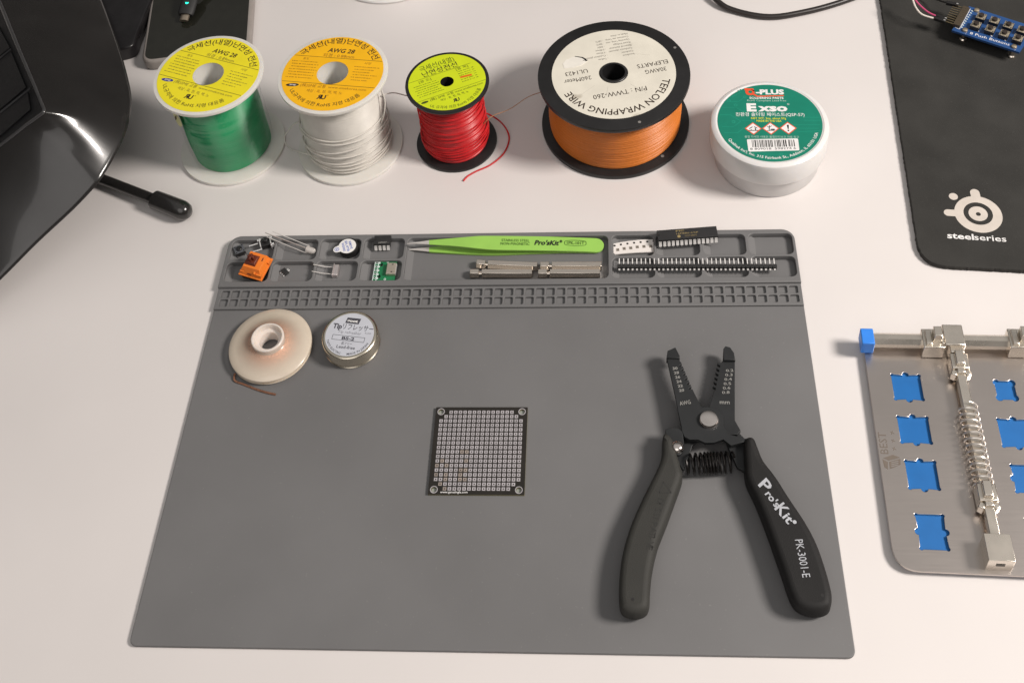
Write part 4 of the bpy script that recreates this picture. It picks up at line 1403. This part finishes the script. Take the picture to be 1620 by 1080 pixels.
# hexagonal standoffs
def standoff(label, nut, body):
    z = FL + 2.5
    n0, n1 = D_(*nut[0], z), D_(*nut[1], z)
    b0, b1 = D_(*body[0], z), D_(*body[1], z)
    T = Thing('hex_standoff', label, 'standoff', tuple((b0 + b1) / 2 * np.array([1, 1, 0]) + np.array([0, 0, FL])), 0, 'hex standoffs in the middle cell')
    mb = MB(); mb.tube([b0, b0 + (b1 - b0) * 0.5, b1], 2.85, NICKEL, 6, phase=0.0); mb.build('hex_body', T, world=True, bevel=0.12, ang=20)
    mb = MB(); mb.tube([n1 - (n1 - n0) * 0.2, b0 + (b1 - b0) * 0.01], 1.1, NICKEL, 14); mb.build('thread', T, world=True)
    mb = MB(); mb.tube([n0, (n0 + n1) / 2, n1], 2.9, NICKEL, 6, phase=0.0); mb.build('nut', T, world=True, bevel=0.15, ang=20)
standoff('upper left hex standoff, tilted, its nut just under the tweezers', ((562, 282), (630, 287)), ((650, 288), (1032, 303)))
standoff('upper right hex standoff of the four in the middle cell', ((1056, 300), (1124, 300)), ((1146, 299), (1531, 300)))
standoff('lower left hex standoff, the one reaching furthest left', ((511, 357), (579, 358)), ((602, 357), (992, 359)))
standoff('lower right hex standoff, along the near wall of the cell', ((1040, 358), (1108, 358)), ((1130, 356), (1518, 357)))

# ------------------------------------------------------------------ mouse pad
K = frame(1380, 0, 2.4545)
PAD = mat('black_mouse_cloth', (0.036, 0.035, 0.0325), 0.85, var=0.14, scale=35, bump=0.35, bscale=2600, spec=0.25, speck=(1500, 0.66, (0.055, 0.054, 0.05)))
PZ = 3.6
T = Thing('mouse_pad', 'black cloth mouse pad with a pale round emblem in its corner', 'mouse pad', tuple(at(1560, 220, 0)))
e0, e1 = at(1397, 30, PZ), at(1447, 360, PZ)
ex = (e1 - e0) / np.linalg.norm(e1 - e0)
f0, f1 = at(1500, 421, PZ), at(1619, 427, PZ)
fx = (f1 - f0) / np.linalg.norm(f1 - f0)
Mx = np.array([[ex[0], -fx[0]], [ex[1], -fx[1]]])
s_ = np.linalg.solve(Mx, (f0 - e0)[:2])
cor = e0 + ex * s_[0]
up_ = cor - ex * 330
rt = cor + fx * 270
ol = round_poly([xy([up_])[0], xy([cor])[0], xy([rt])[0], xy([rt - ex * 330])[0]], [10, 17, 10, 10], 8)
rb = random.Random(9)
fz = []
for i in range(len(ol)):
    p, q = np.array(ol[i]), np.array(ol[(i + 1) % len(ol)])
    k_ = max(1, int(np.linalg.norm(q - p) / 0.9))
    for j in range(k_):
        fz.append(tuple(p + (q - p) * j / k_ + np.array([rb.gauss(0, 0.13), rb.gauss(0, 0.13)])))
mb = MB(); mb.prism(fz, 0.1, PZ, PAD, 0.5)
mb.build('pad_cloth', T, world=True)
Q = frame(1480, 290, 9.815)
PALEP = mat('pale_rubber_print', (0.60, 0.545, 0.49), 0.6, var=0.05)
mb = MB()
zz = PZ + 0.05
def ell(cx, cy, pts_):  # emblem outlines read off the pad
    return [Q(*p, zz)[:2] for p in pts_]
ce = Q(665, 478, zz)[:2]
def ringr(pl, pr, ptop, pbot):
    return (np.linalg.norm(Q(*pl, zz)[:2] - Q(*pr, zz)[:2]) / 2 + np.linalg.norm(Q(*ptop, zz)[:2] - Q(*pbot, zz)[:2]) / 2) / 2
co = (Q(292, 420, zz)[:2] + Q(1042, 540, zz)[:2]) / 2
r_out = np.linalg.norm(Q(292, 420, zz)[:2] - Q(1042, 540, zz)[:2]) / 2
r_mid = np.linalg.norm(Q(433, 435, zz)[:2] - Q(893, 505, zz)[:2]) / 2
r_in = np.linalg.norm(Q(513, 455, zz)[:2] - Q(812, 490, zz)[:2]) / 2
cm = (Q(433, 435, zz)[:2] + Q(893, 505, zz)[:2]) / 2
ci = (Q(513, 455, zz)[:2] + Q(812, 490, zz)[:2]) / 2
mb.prism([circ(*co, r_out, 64), circ(*cm, r_mid, 48)], PZ + 0.01, zz, PALEP)
mb.prism([circ(*ci, r_in, 48), circ(*ce, r_in * 0.26, 20)], PZ + 0.01, zz, PALEP)
cs = Q(277, 205, zz)[:2]
mb.prism(circ(*cs, np.linalg.norm(Q(206, 192, zz)[:2] - Q(347, 212, zz)[:2]) / 2, 24), PZ + 0.01, zz, PALEP)
def bar(a, b, w):
    a, b = Q(*a, zz)[:2], Q(*b, zz)[:2]
    d = (b - a) / np.linalg.norm(b - a)
    t0 = math.atan2(d[1], d[0])
    pts = [(a[0] + w * math.cos(t0 + math.pi / 2 + t), a[1] + w * math.sin(t0 + math.pi / 2 + t)) for t in np.linspace(0, math.pi, 10)]
    pts += [(b[0] + w * math.sin(t0), b[1] - w * math.cos(t0)), (b[0] - w * math.sin(t0), b[1] + w * math.cos(t0))]
    mb.prism(pts, PZ + 0.012, zz - 0.004, PALEP)
bar((610, 145), (640, 260), 2.75)
bar((195, 455), (350, 465), 2.45)
a, b, c_ = Q(185, 848, zz), Q(600, 878, zz), Q(1105, 908, zz)
for body, p, q, bd in (('steel', a, b, 0.03), ('series', Q(606, 878, zz), c_, 0.012)):
    d = q - p
    mb.text(body, 0, 0, 4.3, zz + 0.01, WINK, float(np.linalg.norm(d[:2])), c=p[:2], rot=math.atan2(d[1], d[0]), bold=bd)
mb.build('emblem', T, world=True)

# ------------------------------------------------------------------ push button board on the mouse pad
U = frame(1440, 0, 9.0)
BZ = 14.0
BLU = mat('blue_soldermask', (0.022, 0.075, 0.225), 0.35, var=0.1, scale=150)
b0, b1, b2 = U(840, 92, BZ), U(592, 432, BZ), U(1555, 748, BZ)
T = Thing('button_board', 'blue circuit board with two rows of push buttons standing on the mouse pad', 'circuit board', (b1[0], b1[1], PZ))
b3 = b0 + (b2 - b1)
mb = MB(); mb.prism(xy([b0, b1, b2, b3]), BZ - 1.6, BZ, BLU)
mb.build('board', T, world=True)
dx = (b2 - b1) / np.linalg.norm(b2 - b1)
an = math.atan2(dx[1], dx[0])
mb = MB()
zz = BZ + 0.06
p, q = U(845, 487, BZ), U(1408, 655, BZ)
mb.text('8 Push Buttons', 0, 0, 2.4, zz, WINK, float(np.linalg.norm((q - p)[:2])), c=p[:2], rot=math.atan2((q - p)[1], (q - p)[0]), bold=0.0)
mb.strip(U(858, 130, BZ), U(700, 420, BZ), 0.35, zz, WINK)
mb.strip(U(640, 395, BZ), U(700, 420, BZ), 0.35, zz, WINK)
for k in range(9):
    t = k / 8
    pp = U(880 - 150 * t, 160 + 230 * t, BZ)
    mb.strip(pp + dx * -0.5, pp + dx * 0.7, 0.8, zz, SILK)
mb.build('silkscreen_print', T, world=True)
for row, cs_ in (((0), ((1015, 225), (1205, 283), (1403, 350), (1600, 415))), ((1), ((940, 340), (1145, 402), (1345, 468), (1540, 534)))):
    for c in cs_:
        pc = U(*c, BZ + 4)
        mb = MB()
        mb.box((pc[0], pc[1], BZ + 1.7), (6.0, 6.0, 3.2), BPL, an)
        mb.box((pc[0], pc[1], BZ + 3.45), (5.9, 5.9, 0.25), mat('button_plate', (0.55, 0.48, 0.36), 0.35, 0.6), an)
        mb.lathe([(1.8, BZ + 3.5), (1.7, BZ + 5.2), (0, BZ + 5.3)], mat('button_cap', (0.03, 0.022, 0.018), 0.5), pc[:2], 22)
        for sx in (-1, 1):
            for sy in (-1, 1):
                o = pc[:2] + np.array([math.cos(an) * sx * 2.2 - math.sin(an) * sy * 2.2, math.sin(an) * sx * 2.2 + math.cos(an) * sy * 2.2])
                mb.disc(0.5, BZ + 3.6, BPL, o, 10)
        mb.build('push_button', T, world=True, bevel=0.0)
for c in ((948, 150), (780, 430), (1480, 665)):
    pc = U(*c, BZ + 0.6)
    mb = MB(); mb.lathe([(1.9, BZ), (1.7, BZ + 1.2), (0.8, BZ + 1.6), (0, BZ + 1.6)], mat('screw_head', (0.55, 0.46, 0.33), 0.35, 0.8), pc[:2], 16); mb.build('screw', T, world=True)
for c in ((960, 445), (1157, 512), (1355, 575), (1556, 640)):
    pc = U(*c, BZ)
    mb = MB(); mb.lathe([(0.9, BZ), (0.7, BZ + 0.6), (0, BZ + 0.8)], WINK, pc[:2], 12); mb.build('solder_joint', T, world=True)
for c in ((752, 548), (1445, 785)):
    pc = U(*c, PZ + 1.5)
    mb = MB(); mb.lathe([(0, PZ + 0.05), (2.3, PZ + 0.05), (2.3, PZ + 1.2), (1.6, PZ + 1.9), (1.5, BZ - 1.7)], NICKEL, pc[:2], 18); mb.build('leg', T, world=True)
pc = (b0 + dx * 60 - (b0 - b1) * 0.1)
mb = MB(); mb.lathe([(0, PZ + 0.05), (2.3, PZ + 0.05), (2.3, PZ + 1.2), (1.5, BZ - 1.7)], NICKEL, pc[:2], 18); mb.build('leg', T, world=True)
# header with pins pointing left
pd = -dx
BR2 = mat('brass_pin', (0.45, 0.36, 0.22), 0.35, 0.9)
mb = MB()
hb0, hb1 = U(800, 115, BZ + 1.3), U(655, 375, BZ + 1.3)
for k in range(9):
    c = hb0 + (hb1 - hb0) * (k + 0.5) / 9
    mb.box((c[0], c[1], BZ + 1.3), (4.4, 2.2, 2.4), mat('header_plastic', (0.06, 0.045, 0.028), 0.55), an)
mb.build('header', T, world=True)
for k in range(9):
    c = hb0 + (hb1 - hb0) * (k + 0.5) / 9
    mb = MB(); mb.tube([c, c + pd * 8.5], 0.38, BR2, 4, phase=0.78); mb.build('header_pin', T, world=True)
# jumper wires plugged on the header: things of their own
def jumper(label, path, pz, wm, plug):
    T = Thing('jumper_wire', label, 'wire', tuple(U(*plug[0], PZ)), 0, 'jumper wires on the button board')
    mb = MB(); mb.tube(smooth([U(*p, z) for p, z in zip(path, pz)], 6), 0.62, wm, 9); mb.build('wire', T, world=True)
    a, b = U(*plug[0], BZ + 1.2), U(*plug[1], BZ + 1.3)
    d = b - a
    mb = MB(); mb.box((a + b) / 2, (np.linalg.norm(d[:2]), 2.4, 2.4), BPL, math.atan2(d[1], d[0])); mb.build('plug', T, world=True, bevel=0.2)
    mb = MB(); mb.box((b - d * 0.12) + np.array([0, 0, 1.25]), (1.3, 0.9, 0.1), BRIGHT, math.atan2(d[1], d[0])); mb.build('contact', T, world=True)
PINK = mat('pink_insulation', (0.50, 0.055, 0.16), 0.4)
WHT = mat('white_jumper_insulation', (0.74, 0.68, 0.62), 0.4)
jumper('pink jumper wire plugged into the blue button board', ((60, -60), (80, 10), (150, 90), (260, 180), (378, 235)), (22, 21, 19, 17, 15.3), PINK, ((372, 230), (520, 285)))
jumper('white jumper wire plugged into the blue button board', ((10, -60), (40, 10), (80, 110), (170, 210), (350, 268)), (22, 21, 19, 17, 15.3), WHT, ((340, 262), (505, 312)))
jumper('black jumper wire plugged into the far end of the button board header', ((150, -90), (330, -20), (440, 20), (520, 42)), (8, 10, 13, 15), BPL, ((512, 45), (690, 78)))

# ------------------------------------------------------------------ circuit board holder
R_ = frame(1340, 490, 2.511)
V6 = frame(1360, 500, 6.23)
PLT = mat('brushed_stainless', (0.60, 0.545, 0.51), 0.30, 1.0, var=0.03, scale=30, bump=0.03, bscale=1.0, rvar=0.05, brush=(60, 2600, 0.05))
BLUP = mat('blue_silicone', (0.002, 0.125, 0.40), 0.55, var=0.03)
CAPB = mat('blue_cap_plastic', (0.035, 0.24, 0.80), 0.42, var=0.03, sss=0.1)
CLP = mat('machined_nickel', (0.76, 0.70, 0.62), 0.27, 0.95, var=0.05)
PT = 4.4
T = Thing('board_holder', 'stainless steel circuit board holder with blue pads showing in its cutouts', 'board holder', tuple(R_(200, 500, 0)))
c1, c2 = R_(68, 165, PT), R_(172, 900, PT)
ly = (c1 - c2) / np.linalg.norm(c1 - c2)
d1, d2 = R_(260, 1036, PT), R_(700, 1056, PT)
lx = (d2 - d1) / np.linalg.norm(d2 - d1)
Mx = np.array([[ly[0], -lx[0]], [ly[1], -lx[1]]])
s_ = np.linalg.solve(Mx, (d1 - c2)[:2])
cor = c2 + ly * s_[0]
hgt = float(np.linalg.norm(c1 - cor)) + 4
outer = round_poly(xy([cor, cor + lx * 190, cor + lx * 190 + ly * hgt, cor + ly * hgt]), [12, 12, 3, 3], 8)
def cutout(q, sides):
    """Four corners (photo order TL TR BR BL) with round reliefs at the corners and in the middle of some sides."""
    p = [R_(*k, PT)[:2] for k in q]
    # a true rectangle in the plate's own axes
    X, Y = lx[:2], np.array([-lx[1], lx[0]])
    c = sum(p) / 4
    w = (np.dot(p[1] - p[0], X) + np.dot(p[2] - p[3], X)) / 4
    h = (np.dot(p[0] - p[3], Y) + np.dot(p[1] - p[2], Y)) / 4
    pts = []
    r = 0.95 if 't' in sides or 'l' in sides else 1.9
    k_ = 0.6
    R2 = 1.7
    def arc(cx, cy, rr, a0, a1, n=9):
        for i in range(n + 1):
            t = math.radians(a0 + (a1 - a0) * i / n)
            pts.append((cx + rr * math.cos(t), cy + rr * math.sin(t)))
    e = r * 0.707
    arc(-w + e * 0.3, -h + e * 0.3, r, 125, 325)
    if 't' in sides: arc(0, -h, R2, 180, 360)
    arc(w - e * 0.3, -h + e * 0.3, r, 215, 415)
    if 'l' in sides: arc(w, 0, R2, 270, 450)
    arc(w - e * 0.3, h - e * 0.3, r, 305, 505)
    if 't' in sides: arc(0, h, R2, 0, 180)
    arc(-w + e * 0.3, h - e * 0.3, r, 35, 235)
    if 'l' in sides: arc(-w, 0, R2, 90, 270)
    return [tuple(c + X * a + Y * b) for a, b in pts]
cuts = [cutout(((180, 258), (290, 260), (300, 356), (190, 354)), 't'), cutout(((202, 424), (320, 427), (334, 529), (217, 525)), 't'), cutout(((232, 600), (350, 602), (366, 711), (250, 708)), 't'),
        cutout(((272, 812), (382, 816), (403, 950), (296, 948)), 'l'), cutout(((590, 286), (657, 288), (672, 353), (604, 350)), ''), cutout(((600, 434), (726, 437), (742, 545), (620, 541)), 't'),
        cutout(((652, 616), (762, 620), (786, 726), (674, 722)), 'l'), cutout(((712, 830), (822, 834), (846, 966), (736, 960)), 'l')]
mb = MB(); mb.prism([xy(outer)] + [xy(c) for c in cuts], PT - 1.5, PT, PLT, 0.18)
mb.build('plate', T, world=True)
ins = round_poly(xy([cor + lx * 4 + ly * 4, cor + lx * 186 + ly * 4, cor + lx * 186 + ly * (hgt - 12), cor + lx * 4 + ly * (hgt - 12)]), 8, 6)
mb = MB(); mb.prism(xy(ins), 0.3, PT - 1.52, BLUP); mb.build('blue_backing', T, world=True)
mb = MB()
ENG = mat('engraving', (0.15, 0.122, 0.10), 0.6)
a, b = R_(148, 568, PT), R_(135, 486, PT)
p, q = R_(165, 572, PT), R_(153, 486, PT)
mb.text('BEST', 0, 0, 4.2, PT + 0.03, ENG, float(np.linalg.norm((q - p)[:2])), c=p[:2], rot=math.atan2((q - p)[1], (q - p)[0]))
for k in range(3):
    c = R_(188 - 4 * k, 552 - 32 * k, PT)
    mb.strip(c + np.array([-1.0, 0.6, 0]), c + np.array([0.9, -0.4, 0]), 0.4, PT + 0.03, ENG)
    mb.strip(c + np.array([-0.6, -0.9, 0]), c + np.array([0.2, 1.1, 0]), 0.35, PT + 0.035, ENG)
for quad in (((140, 592), (162, 603), (163, 634), (148, 624)), ((167, 603), (212, 591), (213, 614), (170, 632)), ((143, 588), (182, 575), (211, 586), (166, 598))):
    mb.poly([R_(*k, PT)[:2] for k in quad], PT + 0.04, ENG)
for k in range(3):
    mb.strip(R_(176, 606 + 8 * k, PT), R_(204, 600 + 7 * k, PT), 0.55, PT + 0.05, PLT)
mb.build('engraving', T, world=True)
# cross rail with clamps
X, Y = lx, np.array([-lx[1], lx[0], 0])
RZ = 10.4
r0 = V6(20, 232, RZ)
r1 = V6(1640, 262, RZ)
rx = (r1 - r0) / np.linalg.norm(r1 - r0)
ran = math.atan2(rx[1], rx[0])
ry = np.array([-rx[1], rx[0], 0])
mb = MB()
mb.tube([r0, r0 + rx * 100, r0 + rx * 190], 3.9, CLP, 8, phase=math.pi / 8)
mb.build('rail', T, world=True, ang=20)
mb = MB()
c = V6(70, 238, RZ) + np.array([0, 0, -0.4])
mb.box(c, (6.8, 9.6, 9.6), CAPB, ran); mb.build('end_cap', T, world=True, bevel=0.5)
def clamp(px_, m):
    """Sliding clamp: a low block with two fins and a tall tab."""
    c = V6(px_, 262, RZ)
    mb = MB()
    mb.box(c + np.array([0, 0, -0.5]), (11.2, 11.5, 10.2), m, ran)
    mb.box(c + rx * -2.6 + np.array([0, 0, 5.2]), (3.2, 9.0, 1.8), m, ran)
    mb.box(c + rx * 1.6 + np.array([0, 0, 7.6]), (4.3, 6.0, 8.0), m, ran)
    mb.box(c + rx * 4.6 + np.array([0, 0, 4.9]), (1.6, 8.0, 1.6), m, ran)
    mb.build('clamp', T, world=True, bevel=0.35)
clamp(712, CLP)
clamp(1560, CLP)
c = V6(908, 245, RZ)
mb = MB(); mb.box(c + np.array([0, 0, 0.2]), (10.6, 12.6, 12.2), CLP, ran); mb.box(c - ry * 7.4 + rx * 1.0 + np.array([0, 0, -0.6]), (7.2, 3.4, 8.6), CLP, ran)
mb.build('corner_block', T, world=True, bevel=0.45)
# arm with spring
s0 = V6(945, 350, RZ - 1)
s1 = R_(598, 960, RZ - 1)
sy = (s1 - s0) / np.linalg.norm(s1 - s0)
san = math.atan2(sy[1], sy[0])
sx_ = np.array([-sy[1], sy[0], 0])
Ls = float(np.linalg.norm(s1 - s0))
mb = MB(); mb.box((s0 + s1) / 2, (Ls, 4.8, 4.8), CLP, san); mb.build('arm_bar', T, world=True, bevel=0.3)
def slider(px_, s):
    c = R_(*px_, RZ)
    c = s0 + sy * float(np.dot(c - s0, sy))
    mb = MB()
    mb.box(c + np.array([0, 0, 0.2]), (9.0, 9.2, 8.6), CLP, san)
    mb.box(c + sy * s * -1.0 + np.array([0, 0, 5.6]), (8.0, 4.6, 2.6), CLP, san)
    mb.box(c + sy * 6.0 * s + sx_ * 3.4, (3.2, 3.2, 6.0), CLP, san + 0.5)
    mb.box(c + sy * 6.0 * s - sx_ * 3.4, (3.2, 3.2, 6.0), CLP, san - 0.5)
    mb.box(c + sy * 5.6 * s + np.array([0, 0, 3.2]), (2.6, 4.4, 2.2), CLP, san)
    mb.build('slider', T, world=True, bevel=0.5)
    return c
ca = slider((432, 215), 1)
cb = slider((545, 735), 1)
p0 = s0 + sy * float(np.dot(R_(462, 378, RZ) - s0, sy))
p1 = cb - sy * 4.6
pts = []
turns = 13
for k in range(turns * 20 + 1):
    t = k / (turns * 20)
    an = 2 * math.pi * turns * t
    pts.append(p0 + (p1 - p0) * t + 4.7 * (math.cos(an) * np.array([0, 0, 1.0]) + math.sin(an) * sx_))
mb = MB(); mb.tube(pts, 0.55, mat('spring_wire', (0.82, 0.78, 0.73), 0.3, 0.7), 8); mb.build('spring', T, world=True)
mb = MB()
mb.box(s1 + np.array([0, 0, -0.4]), (13.0, 12.2, 11.2), CLP, san)
mb.box(s1 + sy * 6.6 + np.array([0, 0, 0.5]), (0.3, 4.2, 2.2), mat('dark_recess', (0.10, 0.09, 0.08), 0.5, 0.8), san)
mb.build('end_block', T, world=True, bevel=0.5)

# ------------------------------------------------------------------ glossy black device at the left edge
N_ = frame(0, 0, 2.453)
GLB = mat('glossy_black_plastic', (0.018, 0.017, 0.0165), 0.25, var=0.2, scale=20, coat=0.5, rvar=0.06)
TILE = mat('dark_tile', (0.010, 0.010, 0.011), 0.5, var=0.3, scale=900, bump=0.3, bscale=2500)
ZO, ZI = 30.0, 68.0
T = Thing('glossy_device', 'large glossy black device with a sloping bezel round a dark tiled panel', 'device', tuple(N_(150, 500, 0)))
outer_px = [(330, -160), (395, 0), (436, 110), (470, 210), (492, 290), (504, 345), (507, 385), (503, 430), (494, 475), (475, 530), (440, 600), (405, 660), (370, 710), (280, 805), (140, 935), (0, 1075), (-200, 1265), (-430, 1480), (-700, 1730)]
inner_px = [(-75, -160), (0, 10), (45, 120), (90, 230), (128, 320), (152, 380), (168, 418), (171, 428), (170, 436), (163, 442), (150, 452), (120, 474), (100, 488), (60, 520), (0, 566), (-100, 640), (-330, 810), (-560, 980), (-820, 1170)]
def plane_of(a, b, c):
    n_ = np.cross(b - a, c - a)
    n_ /= np.linalg.norm(n_)
    return a, (n_ if n_[2] > 0 else -n_)
def on_plane(px, py, pl, off=0.0):
    g = N_(px, py, 0.0)
    d = g - CAM_P
    a, n_ = pl
    return CAM_P + d * (((a + n_ * off - CAM_P) @ n_) / (d @ n_))
P_OUT = plane_of(N_(395, 0, 30), N_(440, 600, 55), N_(0, 1075, 25))
P_IN = plane_of(N_(0, 10, 58), N_(171, 428, 88), N_(0, 566, 68))
oo = [on_plane(*p, P_OUT) for p in smooth(outer_px, 4)]
oo = [q if q[2] > 5 else N_(*p, 5.0) for q, p in zip(oo, smooth(outer_px, 4))]
ii = [on_plane(*p, P_IN) for p in smooth(inner_px, 4)]
n = len(oo)
mb = MB()
v, f = [], []
rings = []
cen = np.array([-420.0, 330.0, 0])
for k in range(n):
    o, i = oo[k], ii[k]
    out = np.array([o[0] - cen[0], o[1] - cen[1], 0]); out /= np.linalg.norm(out)
    col = [np.array([*(o - out * 45)[:2], max(1.0, o[2] - 27.0)]), o - out * 6 + [0, 0, -5], o + [0, 0, -2.2], o - out * 0.4 + [0, 0, -0.7], o - out * 1.4]
    for t in (0.03, 0.25, 0.5, 0.75, 0.97):
        q = (o - out * 1.4) * (1 - t) + i * t
        q = q + np.array([0, 0, 1.8 * math.sin(math.pi * t)])
        col.append(q)
    col += [i - out * 0.6 + [0, 0, 0.1], i - out * 1.3 + [0, 0, -0.4], i - out * 1.8 + [0, 0, -3.5]]
    rings.append(col)
m_ = len(rings[0])
V = [p for col in rings for p in col]
f = [(k * m_ + j + 1, (k + 1) * m_ + j + 1, (k + 1) * m_ + j, k * m_ + j) for k in range(n - 1) for j in range(m_ - 1)]
mb.add(V, f, GLB)
mb.build('bezel', T, world=True, ang=70)
# recessed panel with tiles
e1_ = np.cross([0, 1.0, 0], P_IN[1]); e1_ /= np.linalg.norm(e1_)
e2_ = np.cross(P_IN[1], e1_)
MP = np.eye(4)
MP[:3, 0], MP[:3, 1], MP[:3, 2], MP[:3, 3] = e1_, e2_, P_IN[1], P_IN[0]
def flat(p):
    d = p - P_IN[0]
    return (float(d @ e1_), float(d @ e2_))
mb = MB()
pan = [flat(on_plane(*p, P_IN)) for p in [(-330, -160), (-75, -160)] + inner_px[1:] + [(-900, 600)]]
mb.prism(pan, -5.6, -3.6, TILE, M=MP)
mb.build('panel', T, world=True)
def tile(q):
    mb = MB()
    mb.prism(round_poly([flat(on_plane(*p, P_IN, -2.4)) for p in q], 1.2, 3), -3.58, -2.4, TILE, 0.35, M=MP)
    mb.build('panel_tile', T, world=True)
tile([(-60, 100), (-8, 100), (38, 184), (0, 215), (-60, 266)])
tile([(-60, 284), (0, 234), (42, 198), (100, 338), (0, 422), (-60, 474)])
tile([(-60, 494), (0, 446), (107, 356), (117, 424), (80, 455), (0, 525), (-60, 564)])
RIB = mat('dull_black_rib', (0.045, 0.045, 0.047), 0.5, var=0.1)
for q in (((-60, 275), (44, 191)), ((-60, 486), (120, 343))):
    mb = MB(); mb.tube([on_plane(*q[0], P_IN, -2.3), on_plane(*q[1], P_IN, -2.3)], 0.7, RIB, 8); mb.build('panel_rib', T, world=True)
mb = MB(); mb.tube([p + np.array([0, 0, 0.1]) for p in ii], 0.95, mat('bezel_lip', (0.05, 0.05, 0.052), 0.32, coat=0.3), 10); mb.build('bezel_lip', T, world=True)
# body under the bezel
mb = MB()
body = [np.array([p[0], p[1], 0]) + (cen - p) * np.array([1, 1, 0]) / np.linalg.norm((cen - p)[:2]) * 66 for p in oo] + [np.array([-520, 30, 0]), np.array([-520, 420, 0])]
mb.prism(xy(body), 0.2, 14, BMAT)
mb.build('base', T, world=True)
# antenna-like rod with a thick rounded tip
rp0, rp1, rp2, rp3 = N_(300, 660, 5), N_(590, 770, 6.2), N_(600, 775, 6.4), N_(735, 828, 6.6)
mb = MB()
dR = (rp3 - rp2) / np.linalg.norm(rp3 - rp2)
mb.tube([rp0, (rp0 + rp1) / 2, rp2 + dR], 3.6, GLB, 20)
mb.build('rod', T, world=True)
mb = MB()
Lr = float(np.linalg.norm(rp3 - rp2))
ts = [(0, 5.4), (0.5, 6.2), (Lr * 0.7, 6.5), (Lr * 0.82, 6.3), (Lr * 0.93, 5.2), (Lr * 1.0, 3.0), (Lr * 1.02, 0.1)]
mb.tube([rp2 + dR * t for t, r_ in ts], [r_ for t, r_ in ts], GLB, 28)
mb.build('rod_tip', T, world=True, ang=50)

# ------------------------------------------------------------------ phone with a charging plug, behind the green spool
Y7 = frame(180, 0, 6.75)
CASE = mat('grey_case', (0.30, 0.27, 0.25), 0.4, var=0.04)
GLS = mat('black_screen_glass', (0.017, 0.017, 0.013), 0.06, var=0.1, coat=0.3, rvar=0.02)  # black glass, base colour lifted to olive for the reflected room
a, b, c = Y7(425, 0, 9.5), Y7(338, 560, 9.5), Y7(560, 622, 9.5)
T = Thing('smartphone', 'grey edged smartphone with a black screen behind the green wire spool', 'phone', tuple(Y7(900, 300, 0)))
pl = (a - b) / np.linalg.norm(a - b)
pr = np.array([pl[1], -pl[0], 0])
bl = Y7(340, 640, 9.5)
bl = b + pl * float(np.dot(bl - b, pl))
rt_ = Y7(1432, 200, 9.5)
wd = float(np.dot(rt_ - b, pr))
mb = MB()
q = [bl - pl * 0 , bl + pr * wd, bl + pr * wd + pl * 150, bl + pl * 150]
ctr = sum(q) / 4
mb.prism(round_poly(xy([q[0] - pr * 2.6 - pl * 2.6, q[1] + pr * 2.6 - pl * 2.6, q[2] + pr * 2.6 + pl * 2.6, q[3] - pr * 2.6 + pl * 2.6]), 10, 8), 0.05, 9.2, CASE, 2.4, 4)
mb.build('case', T, world=True)
mb = MB(); mb.prism(round_poly(xy(q), 7.5, 8), 9.0, 9.6, GLS, 0.25); mb.build('screen', T, world=True)
T = Thing('charging_plug', 'black cable plug with a green light and metal tip lying over the phone screen', 'plug', tuple(Y7(780, 120, 9.7)))
k0, k1 = Y7(850, -120, 19), Y7(765, 165, 13.5)
dd = (k1 - k0) / np.linalg.norm(k1 - k0)
mb = MB(); mb.tube([k0, k0 + dd * 4, k1 - dd * 2, k1], [5.2, 6.2, 6.2, 5.4], BMAT, 16, flat=0.55); mb.build('plug_body', T, world=True, ang=50)
mb = MB(); mb.tube([k1, k1 + dd * 5], 3.4, mat('plug_metal', (0.50, 0.42, 0.33), 0.35, 1.0), 12, flat=0.5); mb.build('plug_tip', T, world=True)
mb = MB(); pc = k0 + (k1 - k0) * 0.66; mb.lathe([(1.3, pc[2] + 3.2), (1.2, pc[2] + 3.5), (0, pc[2] + 3.55)], mat('green_led', (0.02, 0.8, 0.5), 0.4, emit=2.0), pc[:2], 16); mb.build('indicator_light', T, world=True)
mb = MB(); mb.tube(smooth([k0 + dd * 2, k0 - dd * 30 + [0, 0, 3], k0 - dd * 90 + [0, 0, -8], k0 - dd * 180 + [0, 0, -16]]), 2.4, BMAT, 10); mb.build('cord', T, world=True)

# black slab half hidden behind the glossy device
mb = MB()
q = [Y7(-300, 440, 12), Y7(40, 535, 12), Y7(200, 480, 12), Y7(262, 330, 12), Y7(400, -10, 12), Y7(520, -260, 12), Y7(-60, -420, 12)]
mb.prism(xy(smooth(q[1:5], 6)) + xy([q[5], q[6], q[0]]), 0.1, 12, mat('dark_slab_plastic', (0.012, 0.011, 0.012), 0.3, var=0.2), 1.5, 3)
tag(mb.build('black_slab'), 'black slab with a rounded corner between the glossy device and the phone', 'device')

# white bowl cut off by the far edge of the picture
c = at(605, 7, 0)
mb = MB()
cx, cy = c[0] + 1.0, c[1] + 44
mb.lathe([(0, 0.1), (43.5, 0.1), (44.4, 0.5), (44.6, 1.6), (43.9, 2.4), (42.6, 2.6), (42.2, 4), (43.4, 26), (42.0, 26.4), (40.8, 5), (0, 4)], WPL2, (cx, cy), 96)
tag(mb.build('bowl'), 'round white bowl at the far edge of the desk', 'bowl')

# black cable at the far edge
mb = MB()
P = smooth([at(1100, -40, 6), at(1135, 2, 4), at(1165, 18, 2.2), at(1215, 27, 2.2), at(1265, 21, 2.2), at(1330, 4, 2.2), at(1420, -30, 2.2)], 8)
mb.tube(P, 2.1, mat('black_cable_sheath', (0.022, 0.018, 0.017), 0.4), 14)
tag(mb.build('cable'), 'thick black cable curving across the far edge of the desk', 'cable')
